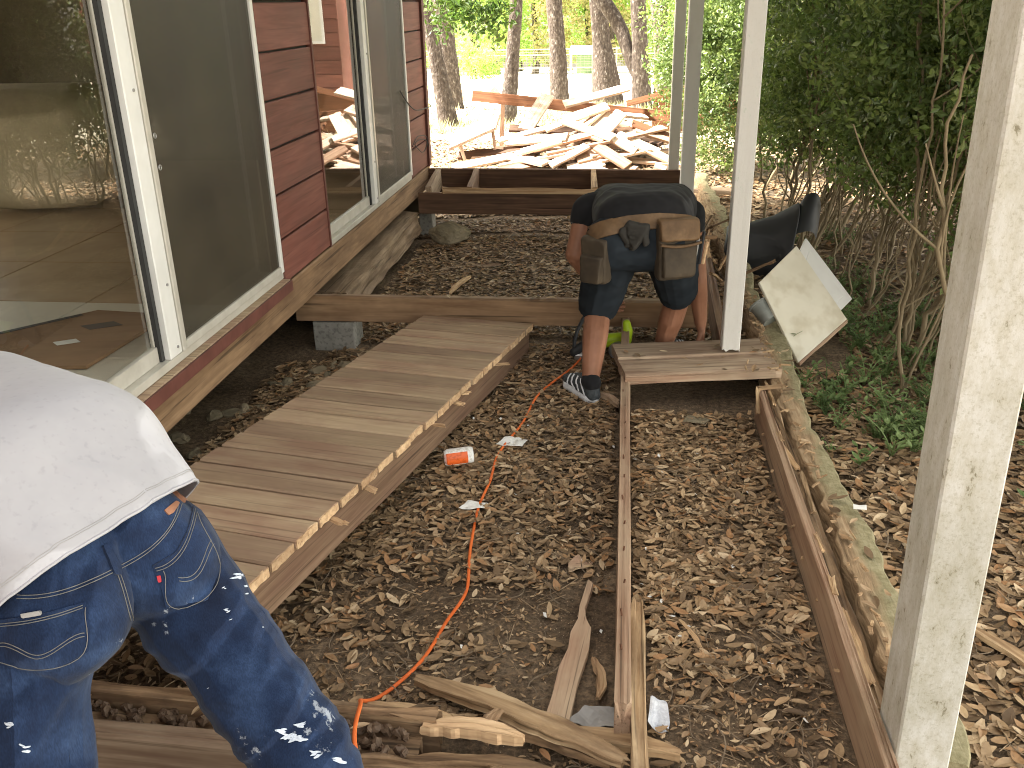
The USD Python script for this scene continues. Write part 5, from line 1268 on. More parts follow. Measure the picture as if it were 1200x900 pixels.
for k, (lab, bc, br, ells, n, ns) in enumerate(BUSH):
    r = np.random.default_rng(610 + k)
    t = thing('evergreen_bush', lab, 'bush', (bc[0], bc[1], 0))
    e0 = ells[0]
    for j in range(int(ns * 3)):
        x0, y0 = bc[0] + r.uniform(-0.3, 0.65), bc[1] + r.uniform(-br * 1.8, br * 1.8)
        ex, ey, ez = x0 + r.uniform(-0.1, 0.85), y0 + r.uniform(-0.45, 0.45), e0[0][2] + r.uniform(-0.5, 0.25)
        z0 = float(hgt(x0, y0)) - 0.03
        mid = A([x0 * 0.55 + ex * 0.45 + r.uniform(-0.04, 0.04), y0 * 0.55 + ey * 0.45 + r.uniform(-0.05, 0.05), ez * 0.42])
        p = spline([(x0, y0, z0), tuple(A([x0, y0, z0]) * 0.6 + mid * 0.4 + r.uniform(-0.03, 0.03, 3)), tuple(mid), (ex, ey, ez)], 22)
        p[1:-1] += r.normal(0, 0.008, (20, 3))
        r0 = 0.005 + 0.014 * r.random() ** 2
        ms = [tube(p, np.linspace(r0, r0 * 0.35, 22), 7)]
        for q in range(r.integers(4, 8)):
            i = r.integers(4, 18)
            d = r.normal(0, 1, 3) * A([0.55, 0.55, 0.3]) + A([0.3, 0, 1.0]); d /= np.linalg.norm(d)
            L = r.uniform(0.2, 0.5)
            bp = spline([p[i], p[i] + d * L * 0.5 + r.normal(0, 0.03, 3), p[i] + d * L + A([0, 0, 0.08])], 9)
            ms.append(tube(bp, np.linspace(r0 * 0.5, r0 * 0.2, 9), 5))
        put('stem', cat_(ms), STEM_M, t, smooth=True)
    foliage(t, 'foliage', crown_points(ells, int(n * 1.45), 640 + k, shell=0.12, gap=0.37, scale=2.6), SHP, 0.8, 1.6, 650 + k)

# fallen dead branches under the bushes
for k in range(14):
    x, y = rl.uniform(1.25, 2.2), rl.uniform(3.2, 6.8)
    a = rl.uniform(0, 3.14); L = rl.uniform(0.3, 0.8)
    d = A([math.cos(a), math.sin(a), rl.uniform(0.0, 0.12)]) * L
    p = spline([A([x, y, 0.02]), A([x, y, 0.03]) + d * 0.5 + rl.normal(0, 0.03, 3) * A([1, 1, 0.2]), A([x, y, 0.03]) + d], 9)
    put('dead_branch', tube(p, np.linspace(0.009, 0.003, 9), 6), STEM_M, label='thin dead branch lying under the bushes', cat='branch', group='dead branches under the bushes')

# small green seedlings
wl = [leaf_shape(0.045, 0.022, 0.2, 0.25, 0.2) for _ in range(2)]


def weed_mesh(nst, hgt_, nl, seed, ll=1.0):
    r = np.random.default_rng(seed)
    st_, lv = [], []
    for s in range(nst):
        a = r.uniform(0, 6.28); top = A([math.cos(a) * hgt_ * 0.6, math.sin(a) * hgt_ * 0.6, hgt_ * r.uniform(0.6, 1.0)])
        p = spline([(0, 0, -0.01), tuple(top * A([0.3, 0.3, 0.55])), tuple(top)], 7)
        st_.append(tube(p, np.linspace(0.002, 0.001, 7), 4))
        for k in range(nl):
            i = 2 + k * 5 // nl
            l = leaf_shape(0.045, 0.024, 0.2, 0.25, 0.2)
            l.apply_scale(ll * r.uniform(0.6, 1.1)); l.apply_translation([0.02 * ll, 0, 0])
            l.apply_transform(trimesh.transformations.rotation_matrix(-r.uniform(0.0, 0.7), [0, 1, 0])); l.apply_transform(trimesh.transformations.rotation_matrix(r.uniform(0, 6.28), [0, 0, 1]))
            l.apply_translation(p[min(i, 6)]); lv.append(l)
    return cat_(st_), cat_(lv)


for k, (x, y, hh, ll, lab) in enumerate(((0.86, 2.98, 0.10, 0.9, 'small green seedling in the leaves right of the kerb timber bend'), (1.07, 3.38, 0.14, 1.0, 'green seedling standing before the bush stems'), (0.80, 3.72, 0.13, 0.7, 'green weed growing at the foot of the cream panel'), (1.16, 2.75, 0.14, 1.2, 'broad green seedling right behind the nearest post'), (1.32, 2.6, 0.12, 1.3, 'green seedling at the right picture edge among the leaves'), (0.74, 4.05, 0.16, 0.6, 'thin weed beside the small grey pot'), (1.0, 3.85, 0.10, 0.8, 'little green weed below the right corner of the cream panel'), (0.69, 4.75, 0.12, 0.7, 'sprig of green growing between kerb timber and black bin'))):
    t = thing('seedling', lab, 'plant', (x, y, float(hgt(x, y))))
    a, b = weed_mesh(4, hh, 4, 700 + k, ll)
    for q in (a, b):
        q.apply_translation([x, y, float(hgt(x, y))])
    put('stems', a, GREEN_WEED, t); put('leaves', b, GREEN_WEED, t)
wp = []
for k in range(3):
    a, b = weed_mesh(5, 0.09, 5, 720 + k, 0.45)
    wp.append((cat_([a, b]), GREEN_WEED))
wA, wB = litter(800, 0.78, 2.4, 3.1, 6.5, 45, 0.66, smin=0.5, smax=1.5, lift=0.0), litter(110, 0.80, 1.55, 3.05, 4.6, 46, 0.45, smin=0.6, smax=1.7, lift=0.0)
a1, a3, r_ = np.vstack([wA[0], wB[0]]), np.concatenate([wA[2], wB[2]]), wA[3]
instancer('weeds', wp, r_.integers(0, 3, len(a1)), a1, quats(r_.uniform(0, 6.28, len(a1)), r_.uniform(0, 0.2, len(a1)), r_.uniform(0, 6.28, len(a1))), a3, label='low green weeds growing under the bushes and round the panels', cat='weeds', kind='stuff')
# field grass
gb = []
for k in range(3):
    r = np.random.default_rng(730 + k)
    V, F = [], []
    for j in range(16):
        a = r.uniform(0, 6.28); b0 = r.normal(0, 0.05, 2); h = r.uniform(0.05, 0.14)
        o = len(V); dx, dy = math.cos(a), math.sin(a)
        V += [(b0[0] - dy * 0.006, b0[1] + dx * 0.006, 0), (b0[0] + dy * 0.006, b0[1] - dx * 0.006, 0), (b0[0] + dx * h * 0.6, b0[1] + dy * h * 0.6, h)]
        F += [[o, o + 1, o + 2]]
    gb.append((trimesh.Trimesh(A(V), F, process=False), GRASS_M))
n = 2200
x, y = r.uniform(-9, 4, n), 12 + 30 * r.random(n) ** 1.6
x = x * (y / 24)
p = np.stack([x, y, 0 * x], -1)
k_ = fbm(p * 0.5, 3, 3) > 0.44
x, y = x[k_], y[k_]; n = len(x)
instancer('grass', gb, r.integers(0, 3, n), np.stack([x, y, hgt(x, y)], -1), quats(r.uniform(0, 6.28, n), 0 * x, 0 * x), r.uniform(0.7, 1.5, n), label='thin sunlit grass of the field behind the heap', cat='grass', kind='stuff')

# ------------------------------------------------------------------ people
SKIN = noisy('skin', [(0.3, (0.21, 0.095, 0.056)), (0.7, (0.28, 0.135, 0.082))], scale=14, rough=0.5, bump=0.1, bump_scale=120)
HAIR = noisy('dark_hair', [(0.3, (0.02, 0.014, 0.01)), (0.7, (0.05, 0.035, 0.025))], scale=40, rough=0.7, bump=0.6)
EYE_M = noisy('eye_white', [(0.3, (0.6, 0.6, 0.58)), (0.7, (0.7, 0.7, 0.68))], scale=3, rough=0.2)
TEE = noisy('white_cotton', [(0.3, (0.345, 0.345, 0.375)), (0.7, (0.40, 0.40, 0.425))], scale=7, detail=7, rough=0.9, bump=0.25, dist=0.003, spec=0.1, sheen=0.15, bump_scale=60, ramp2=[(0.28, (0.86, 0.86, 0.86)), (0.42, (1, 1, 1))], scale2=90, fac2=0.7)
DENIM = usdkit.material(stage, LK + 'denim', {
    'tc': ('texture_coordinate', {}), 'n1': ('noise_texture', {'scale': 9.0, 'detail': 6.0, 'roughness': 0.6}),
    'r1': ('rgb_ramp', {'ramp': [(0.30, (0.0055, 0.010, 0.026)), (0.5, (0.010, 0.021, 0.054)), (0.68, (0.028, 0.052, 0.115))]}),
    'm': ('mapping', {'scale': (520, 520, 130), 'rotation': (0.5, 0.3, 0.4)}), 'n2': ('noise_texture', {'scale': 1.0, 'detail': 2.0}),
    'r2': ('rgb_ramp', {'ramp': [(0.35, (0.72, 0.74, 0.78)), (0.65, (1.2, 1.2, 1.2))]}), 'mx': ('mix_color', {'blend_type': 'multiply', 'fac': 0.8, 'use_clamp_result': False}),
    'n3': ('noise_texture', {'scale': 30.0, 'detail': 8.0, 'roughness': 0.75}), 'n4': ('noise_texture', {'scale': 5.0, 'detail': 2.0}),
    'mm': ('math', {'math_type': 'multiply'}), 'r3': ('rgb_ramp', {'ramp': [(0.395, (0, 0, 0)), (0.42, (0.6, 0.6, 0.6))]}), 'bw': ('rgb_to_bw', {}), 'pp': ('mix_color', {'b': (0.42, 0.46, 0.52)}),
    'bu': ('bump', {'strength': 0.35, 'distance': 0.0012}), 'b': ('principled_bsdf', {'roughness': 0.9, 'specular_ior_level': 0.15, 'sheen_weight': 0.08})},
    [('tc.object', 'n1.vector'), ('n1.fac', 'r1.fac'), ('tc.object', 'm.vector'), ('m.vector', 'n2.vector'), ('n2.fac', 'r2.fac'), ('r1.color', 'mx.a'), ('r2.color', 'mx.b'), ('tc.object', 'n3.vector'), ('tc.object', 'n4.vector'), ('n3.fac', 'mm.value1'), ('n4.fac', 'mm.value2'),
     ('mm.value', 'r3.fac'), ('r3.color', 'bw.color'), ('bw.val', 'pp.fac'), ('mx.result', 'pp.a'), ('n2.fac', 'bu.height'), ('bu.normal', 'b.normal'), ('pp.result', 'b.base_color')], surface='b.BSDF')
STITCH = noisy('tan_thread', [(0.3, (0.11, 0.11, 0.105)), (0.7, (0.19, 0.18, 0.165))], scale=60, rough=0.8)
PAINTDAB = noisy('dried_paint', [(0.35, (0.36, 0.42, 0.52)), (0.6, (0.60, 0.65, 0.72))], scale=70, rough=0.7, bump=0.4)
RED_TAB = noisy('red_tab_cloth', [(0.3, (0.30, 0.02, 0.03)), (0.7, (0.40, 0.03, 0.04))], scale=40)
BLACK_TEE = noisy('black_cotton', [(0.3, (0.010, 0.010, 0.011)), (0.7, (0.022, 0.022, 0.024))], scale=8, rough=0.9, bump=0.2, spec=0.1, sheen=0.05)
NAVY = noisy('navy_shorts_cloth', [(0.3, (0.012, 0.0155, 0.020)), (0.6, (0.022, 0.028, 0.035)), (0.8, (0.034, 0.042, 0.051))], scale=9, detail=6, rough=0.9, bump=0.2, spec=0.1)
LEATHER = noisy('worn_leather', [(0.3, (0.07, 0.040, 0.020)), (0.55, (0.13, 0.077, 0.038)), (0.75, (0.20, 0.125, 0.066))], scale=13, detail=7, rough=0.6, bump=0.3)
LEATHER_D = noisy('dark_pouch_cloth', [(0.3, (0.028, 0.021, 0.014)), (0.6, (0.055, 0.041, 0.027)), (0.8, (0.10, 0.075, 0.048))], scale=13, detail=7, rough=0.7, bump=0.3)
SHOE_W = noisy('shoe_white', [(0.3, (0.42, 0.43, 0.45)), (0.7, (0.60, 0.61, 0.63))], scale=14, rough=0.6)
SHOE_D = noisy('shoe_mesh_dark', [(0.3, (0.035, 0.042, 0.048)), (0.7, (0.075, 0.085, 0.092))], scale=60, rough=0.8)
GREY_CLOTH = noisy('grey_holster', [(0.3, (0.016, 0.015, 0.013)), (0.7, (0.034, 0.031, 0.027))], scale=22, rough=0.8, bump=0.4)


def hand_bones(wrist, d, palm_n, side):
    """Bones of a relaxed curled hand: d points along the hand, palm_n out of the palm, side towards the thumb."""
    wrist, d, pn = A(wrist, float), A(d, float), A(palm_n, float)
    d /= np.linalg.norm(d); pn = pn - d * (pn @ d); pn /= np.linalg.norm(pn); s = np.cross(d, pn) * side
    B = [[(wrist, 0.024), (wrist + d * 0.045 + s * 0.022, 0.015), (wrist + d * 0.045 - s * 0.022, 0.014)],
         [(wrist + d * 0.03 + s * 0.02, 0.015), (wrist + d * 0.085 + s * 0.030, 0.011), (wrist + d * 0.08 - s * 0.030, 0.010), (wrist + d * 0.03 - s * 0.018, 0.014)]]
    for k, (off, L) in enumerate(((0.030, 0.072), (0.010, 0.080), (-0.010, 0.074), (-0.029, 0.060))):
        p = wrist + d * 0.085 + s * off
        cur, ang = p, 0.25 + 0.06 * k
        for j, (fr_, r0, r1) in enumerate(((0.45, 0.0095, 0.0088), (0.32, 0.0088, 0.008), (0.23, 0.008, 0.007))):
            dd = d * math.cos(ang) + pn * math.sin(ang)
            nx_ = cur + dd * L * fr_
            B.append([(cur, r0), (nx_, r1)]); cur = nx_; ang += 0.55
    b = wrist + d * 0.03 + s * 0.026
    t1 = b + (d * 0.6 + s * 0.65 + pn * 0.35) * 0.042
    t2 = t1 + (d * 0.85 + s * 0.2 + pn * 0.5) * 0.034
    B += [[(b, 0.014), (t1, 0.011)], [(t1, 0.011), (t2, 0.0085)]]
    return B


def head_bones(c, fwd, up):
    """Skull, jaw, nose and ears around centre c, looking along fwd."""
    c, f, u_ = A(c, float), A(fwd, float), A(up, float)
    f /= np.linalg.norm(f); u_ = u_ - f * (u_ @ f); u_ /= np.linalg.norm(u_); s = np.cross(f, u_)
    B = [[(c + u_ * 0.035 - f * 0.025, 0.085), (c + u_ * 0.03 + f * 0.02, 0.075)], [(c + u_ * 0.02 + f * 0.03, 0.062), (c - u_ * 0.075 + f * 0.055, 0.032), (c - u_ * 0.04 - f * 0.01, 0.058)],
         [(c + u_ * 0.005 + f * 0.092, 0.009), (c - u_ * 0.028 + f * 0.108, 0.013)], [(c - u_ * 0.055 + f * 0.084, 0.010), (c - u_ * 0.055 + f * 0.084 + s * 0.016, 0.008), (c - u_ * 0.055 + f * 0.084 - s * 0.016, 0.008)]]
    for q in (-1, 1):
        B.append([(c + s * 0.076 * q - f * 0.005 + u_ * 0.01, 0.012), (c + s * 0.080 * q - f * 0.012 - u_ * 0.022, 0.010)])
    return B, f, u_, s


def wrinkle(t, axis, amp, freq_across, freq_along, seed, mask=None):
    """Folds: ridged noise, long across the axis and short along it; moves the vertices along their normals."""
    v = t.vertices
    ax = A(axis, float) / np.linalg.norm(axis)
    al = v @ ax
    ac = v - al[:, None] * ax
    warp = fbm(v * 6, 2, seed + 5) * 1.3
    p = ac * freq_across + (al * freq_along + warp)[:, None] * ax
    n1 = fbm(p, 3, seed)
    rid = 1 - np.abs(2 * n1 - 1) * 2.2
    d = amp * (rid - 0.35)
    if mask is not None:
        d = d * mask(v)
    t.vertices = v + t.vertex_normals * d[:, None]
    return t


def on_surface(mesh, px, lift):
    """The points where the lines of sight at the photograph's coordinates px meet mesh, lifted off along the surface normal."""
    px = A(px, float)
    d = _r * ((px[:, 0:1] - 600) / 1065) + _d * ((px[:, 1:2] - 450) / 1065) + _f
    loc, ir, it = mesh.ray.intersects_location(np.repeat(E0[None], len(px), 0), d, multiple_hits=False)
    out = np.full((len(px), 3), np.nan)
    nb_ = mesh.vertex_normals[mesh.faces[it]].mean(1)
    nb_ /= np.linalg.norm(nb_, axis=1, keepdims=True)
    out[ir] = loc + nb_ * lift
    return out, ir


def patch(mesh, poly, lift, sub=7.0):
    """A sewn-on piece: the outline poly (photograph coordinates) wrapped onto mesh, its rim turned down to the cloth."""
    from shapely.geometry import Polygon as P_, Point
    g = P_(poly)
    ring = A([g.exterior.interpolate(t).coords[0] for t in np.arange(0, g.length, sub * 0.7)])
    x0, y0, x1, y1 = g.bounds
    ins = g.buffer(-sub * 0.45)
    pts = [(x, y) for x in np.arange(x0, x1, sub) for y in np.arange(y0, y1, sub) if ins.contains(Point(x, y))]
    P2 = np.vstack([ring, A(pts).reshape(-1, 2)])
    from scipy.spatial import Delaunay
    tri = Delaunay(P2).simplices
    tri = A([t for t in tri if g.buffer(0.3).contains(Point(P2[t].mean(0)))])
    up, _ = on_surface(mesh, P2, lift)
    dn, _ = on_surface(mesh, ring, -0.002)
    n, k = len(P2), len(ring)
    V = np.vstack([up, dn])
    F = [list(t) for t in tri]
    for i in range(k):
        j = (i + 1) % k
        F += [[i, j, n + i], [j, n + j, n + i]]
    F = A(F)
    ok = ~np.isnan(V).any(1)
    F = F[ok[F].all(1)]
    V = np.nan_to_num(V)
    t = trimesh.Trimesh(V, F, process=False)
    # faces towards the eye
    c = t.triangles_center - E0
    top = np.arange(len(F)) < len(tri)
    flip = (np.einsum('ij,ij->i', t.face_normals, c) > 0)
    F2 = F.copy(); F2[flip] = F2[flip][:, ::-1]
    t = trimesh.Trimesh(V, F2, process=False)
    t.remove_unreferenced_vertices()
    return t


def seam(mesh, line, lift, rad, n=40):
    p = spline([(x, y, 0) for x, y in line], n)[:, :2]
    q, ir = on_surface(mesh, p, lift)
    q = q[~np.isnan(q).any(1)]
    return tube(q, rad, 5)


# --- the worker in the white shirt, bent forward at the near left
P1 = thing('person', 'person in white t-shirt and paint spotted blue jeans bending over at the near left', 'person', (-0.7, 1.0, 0))
f1, r1 = A([-0.90, 0.43, 0]), A([0.43, 0.90, 0]); f1 /= np.linalg.norm(f1); r1 /= np.linalg.norm(r1)
UP = A([0, 0, 1.0])
HC = A([-0.785, 1.07, 0.785])
hipR, hipL = HC + r1 * 0.095, HC - r1 * 0.105
knR, anR = A([-0.455, 1.035, 0.455]), A([-0.44, 0.99, 0.09])
knL, anL = A([-0.80, 0.85, 0.43]), A([-0.80, 0.84, 0.09])
WA = HC + f1 * 0.06 + UP * 0.10
MI = WA + f1 * 0.20 - UP * 0.022
SH = WA + f1 * 0.43 - UP * 0.035
hd = SH + f1 * 0.22 - UP * 0.02
hb, hf, hu, hs_ = head_bones(hd, f1 * 0.5 - UP * 0.85, f1 * 0.85 + UP * 0.5)
body = [[(HC + r1 * 0.05, 0.085), (HC - r1 * 0.06, 0.085), (WA + r1 * 0.05, 0.085), (WA - r1 * 0.06, 0.085)], [(WA + r1 * 0.05, 0.085), (WA - r1 * 0.06, 0.085), (SH + r1 * 0.12, 0.10), (SH - r1 * 0.12, 0.10)], [(SH, 0.07), (SH + f1 * 0.12, 0.06)], [(SH + f1 * 0.12, 0.058), (hd - hf * 0.02, 0.06)],
        [(hipR, 0.09), (knR, 0.06)], [(knR, 0.058), (anR, 0.042)], [(hipL, 0.09), (knL, 0.06)], [(knL, 0.058), (anL, 0.042)]] + hb
for sgn in (-1, 1):
    s0 = SH + r1 * 0.18 * sgn
    el = s0 + f1 * 0.08 - UP * 0.27 + r1 * 0.03 * sgn
    wr_ = el + f1 * 0.12 - UP * 0.22 - r1 * 0.04 * sgn
    body += [[(s0 - r1 * 0.03 * sgn, 0.07), (s0, 0.062)], [(s0, 0.055), (el, 0.042)], [(el, 0.042), (wr_, 0.027)]] + hand_bones(wr_, wr_ - el, f1 * -0.3 - r1 * sgn, 1 if sgn > 0 else -1)
put('body', smooth_body(hulls(body), 0.009, 6), SKIN, P1, smooth=True)
hairm = smooth_body(hulls([[(hd + hu * 0.045 - hf * 0.03, 0.089), (hd + hu * 0.045 + hf * 0.005, 0.078)], [(hd + hu * 0.04 - hf * 0.04, 0.08), (hd - hu * 0.03 - hf * 0.045, 0.062)]]), 0.012, 4)
put('hair', hairm, HAIR, P1, smooth=True)
for q in (-1, 1):
    e = trimesh.creation.icosphere(2, 0.012); e.apply_translation(hd + hu * 0.012 + hf * 0.083 + hs_ * 0.031 * q); put('eye', e, EYE_M, P1, smooth=True)
# jeans
gl = -f1 * 0.075
JB = [[(HC + r1 * 0.065 + UP * 0.0, 0.112), (HC - r1 * 0.075, 0.112), (WA + r1 * 0.065 - UP * 0.035, 0.092), (WA - r1 * 0.075 - UP * 0.035, 0.092)],
      [(hipR + gl * 0.85 - UP * 0.015 - r1 * 0.02, 0.093), (HC + gl * 0.4 + r1 * 0.04 + UP * 0.06, 0.09), (hipR - UP * 0.02, 0.092)], [(hipL + gl * 0.85 - UP * 0.015 + r1 * 0.02, 0.093), (HC + gl * 0.4 - r1 * 0.05 + UP * 0.06, 0.09), (hipL - UP * 0.02, 0.092)],
      [(hipR - UP * 0.02 + gl * 0.3, 0.094), (hipR * 0.4 + knR * 0.6, 0.076)], [(hipR * 0.4 + knR * 0.6, 0.076), (knR, 0.069)], [(knR, 0.069), (anR, 0.064)],
      [(hipL - UP * 0.02 + gl * 0.3, 0.094), (hipL * 0.4 + knL * 0.6, 0.080)], [(hipL * 0.4 + knL * 0.6, 0.080), (knL, 0.072)], [(knL, 0.072), (anL, 0.066)]]
jm = smooth_body(hulls(JB), 0.0075, 22)
kn_mask = lambda v: 0.35 + 0.9 * np.exp(-((np.linalg.norm(v - knR, axis=1)) / 0.20) ** 2) + 0.8 * np.exp(-((np.linalg.norm(v - (HC - UP * 0.13 + gl * 0.5), axis=1)) / 0.13) ** 2) + 0.5 * np.exp(-((np.linalg.norm(v - knL, axis=1)) / 0.2) ** 2)
wrinkle(jm, knR - hipR + A([0.1, 0.25, 0]), 0.0125, 3.0, 13.0, 91, kn_mask)
jm.fix_normals()
put('jeans', jm, DENIM, P1, smooth=True)
# shirt, cut off at the hem
SB = [[(HC + r1 * 0.05 + UP * 0.035 - f1 * 0.012, 0.120), (HC - r1 * 0.08 + UP * 0.04 - f1 * 0.012, 0.124), (WA + r1 * 0.06 - UP * 0.01, 0.118), (WA - r1 * 0.08 - UP * 0.01, 0.120)], [(WA + r1 * 0.07, 0.122), (WA - r1 * 0.08, 0.122), (MI + r1 * 0.095, 0.125), (MI - r1 * 0.10, 0.125)],
      [(MI + r1 * 0.095, 0.125), (MI - r1 * 0.10, 0.125), (SH + r1 * 0.15, 0.105), (SH - r1 * 0.15, 0.105)], [(SH, 0.09), (SH + f1 * 0.09, 0.068)]]
for sgn in (-1, 1):
    s0 = SH + r1 * 0.18 * sgn
    SB.append([(s0 - r1 * 0.05 * sgn, 0.10), (s0, 0.085), (s0 + f1 * 0.05 - UP * 0.17 + r1 * 0.02 * sgn, 0.075)])
hl = A([0.068, 0.37, -0.054]); hl /= np.linalg.norm(hl)
hn = A([-0.62, 0.1, 0.72]); hn = hn - hl * (hn @ hl); hn /= np.linalg.norm(hn)
HEM = A([-0.75, 1.0, 0.84])
tm_ = smooth_body(hulls(SB), 0.0085, 26)
trimesh.smoothing.filter_laplacian(tm_, lamb=0.6, iterations=60)
tm_.vertices = tm_.vertices + tm_.vertex_normals * 0.009
wrinkle(tm_, r1 * 0.85 + f1 * 0.5, 0.0065, 3.2, 8.0, 93, lambda v: 0.35 + 0.9 * np.exp(-np.abs((v - HEM) @ hn) / 0.14))
# flare towards the hem, then cut
dh = (tm_.vertices - HEM) @ hn
tm_.vertices = tm_.vertices + tm_.vertex_normals * (0.012 * np.exp(-np.clip(dh, 0, None) / 0.05))[:, None]
tm_.fix_normals()
tm_ = tm_.slice_plane(HEM, hn, cap=False)
put('shirt', tm_, TEE, P1, smooth=True)
# hem stitching and turned-in edge
ring = tm_.outline().discrete if False else None
ed_ = tm_.edges[trimesh.grouping.group_rows(tm_.edges_sorted, require_count=1)]
nbr = {}
for a, b in ed_:
    nbr.setdefault(a, []).append(b)
    nbr.setdefault(b, []).append(a)
st0 = max(nbr, key=lambda q: tm_.vertices[q][2]); lp, prev, cur = [st0], None, st0
for _ in range(len(nbr)):
    nx_ = [q for q in nbr[cur] if q != prev and q != st0]
    if not nx_:
        break
    prev, cur = cur, nx_[0]
    lp.append(cur)
def smooth_loop(pts, n, sig):
    from scipy.ndimage import gaussian_filter1d
    q = np.vstack([pts, pts[:1]])
    d = np.r_[0, np.cumsum(np.linalg.norm(np.diff(q, axis=0), axis=1))]
    t = np.linspace(0, d[-1], n, endpoint=False)
    r = np.stack([np.interp(t, d, q[:, k]) for k in range(3)], 1)
    return gaussian_filter1d(r, sig, axis=0, mode='wrap')


hv2 = smooth_loop(tm_.vertices[lp], 220, 2.0)
put('hem', tube(np.vstack([hv2, hv2[:1]]), 0.0024, 6), TEE, P1, smooth=True)
hc_ = hv2.mean(0)
for dz_ in (0.016, 0.019):
    ho = hv2 - hc_; ho = ho - hn * (ho @ hn)[:, None]; ho = ho / np.linalg.norm(ho, axis=1, keepdims=True)
    kt = cKDTree(tm_.vertices) if dz_ == 0.016 and False else None
    loc_, _, tid_ = trimesh.proximity.closest_point(tm_, hv2 + hn * dz_)
    put('hem_stitch', tube(loc_ + tm_.face_normals[tid_] * 0.0004, 0.0005, 4), GREYPLASTIC, P1)
inner = tm_.copy(); inner.invert(); inner.vertices = inner.vertices + inner.vertex_normals * 0.003
put('shirt_lining', inner, TEE, P1, smooth=True)

POCK_L = [(-6, 727), (43, 721), (100, 705.6), (104, 735), (103, 762), (60, 785), (19, 783), (-6, 776)]
POCK_R = [(178, 663), (206, 647), (219, 622), (226, 593), (243, 625), (259, 659), (243, 704), (194.5, 710), (190, 690)]
for poly, lines in ((POCK_L, [[(-4, 731), (43, 725), (97, 709.5)], [(-4, 734), (43, 728), (97, 712.5)], [(100, 712), (101, 740), (99, 760), (60, 781.5), (19, 779.5), (-4, 773)], [(2, 752), (22, 757), (43, 766), (70, 755), (98, 741)], [(2, 756), (22, 761), (43, 770), (70, 759), (98, 745)]]),
                    (POCK_R, [[(181, 665), (206, 651), (220, 625), (227, 598)], [(183, 668), (208, 654), (222, 628), (229, 602)], [(191, 668), (194, 690), (197, 706), (241, 701), (255, 660), (242, 630), (230, 604)], [(208, 676), (227, 671), (236, 655), (245, 634)], [(209, 680), (229, 675), (239, 658), (248, 638)]])):
    pk = put('pocket', patch(jm, poly, 0.0035, 6), DENIM, P1, smooth=60)
    for ln in lines:
        put('stitching', seam(jm, ln, 0.004, 0.0006), STITCH, P1)
for dy in (0.0, 4.0):
    put('stitching', seam(jm, [(20, 697 + dy), (78, 690 + dy), (136, 665 + dy), (175, 642 + dy), (200, 615 + dy), (209 + dy, 590)], 0.0008, 0.0006), STITCH, P1)
for dx in (0, 3.5):
    put('stitching', seam(jm, [(135 + dx, 668), (143 + dx, 690), (149 + dx, 712), (153 + dx, 727)], 0.0008, 0.0006), STITCH, P1)
put('belt_loop', patch(jm, [(119, 640), (126, 638), (139, 664), (139, 674), (133, 674), (130, 668)], 0.005, 4), DENIM, P1, smooth=60)
put('pocket_tab', patch(jm, [(183, 674), (188, 673), (189, 681), (185, 681)], 0.005, 3), RED_TAB, P1)
put('wallet_edge', patch(jm, [(27, 719), (48, 715), (50, 720), (28, 724)], 0.007, 4), GREYPLASTIC, P1)
put('bare_skin', patch(jm, [(192, 598), (206, 587), (210, 590), (203, 601), (197, 604)], 0.002, 4), SKIN, P1, smooth=60)
rd = np.random.default_rng(97)
for cx, cy, s, n in ((281, 677, 6, 4), (290, 694, 4, 2), (343, 866, 9, 7), (352, 850, 6, 4), (335, 858, 6, 4), (368, 882, 6, 4), (398, 889, 6, 4), (264, 716, 3, 3), (270, 726, 2, 2), (10, 850, 5, 3), (27, 877, 5, 4), (12, 762, 8, 4), (262, 690, 2, 2), (245, 805, 2, 1), (309, 735, 2, 1)):
    for k in range(n):
        a = rd.uniform(-0.5, 0.3); L, W_ = s * rd.uniform(0.5, 1.1), s * rd.uniform(0.15, 0.35)
        ox, oy = cx + rd.normal(0, s * 0.5), cy + rd.normal(0, s * 0.5)
        t = np.linspace(0, 2 * math.pi, 11)[:-1]
        rad = 1 + rd.normal(0, 0.28, 10)
        pl = np.stack([ox + (L * np.cos(t) * math.cos(a) - W_ * np.sin(t) * math.sin(a)) * rad, oy + (L * np.cos(t) * math.sin(a) + W_ * np.sin(t) * math.cos(a)) * rad], 1)
        try:
            q = patch(jm, pl.tolist(), 0.0012, 2.5)
            if len(q.faces):
                put('paint_spot', q, PAINTDAB, P1)
        except Exception:
            pass
# his boots
for an, dr in ((anR, A([-0.55, 0.83, 0])), (anL, A([-0.9, 0.43, 0]))):
    dr = dr / np.linalg.norm(dr)
    b0 = A([an[0], an[1], 0.0])
    bt = smooth_body(hulls([[(an, 0.05), (b0 + UP * 0.05 - dr * 0.04, 0.045)], [(b0 + UP * 0.045 - dr * 0.045, 0.042), (b0 + UP * 0.05 + dr * 0.06, 0.045)], [(b0 + UP * 0.05 + dr * 0.06, 0.045), (b0 + UP * 0.04 + dr * 0.17, 0.038)]]), 0.012, 6)
    put('boot', bt, LEATHER, P1, smooth=True)

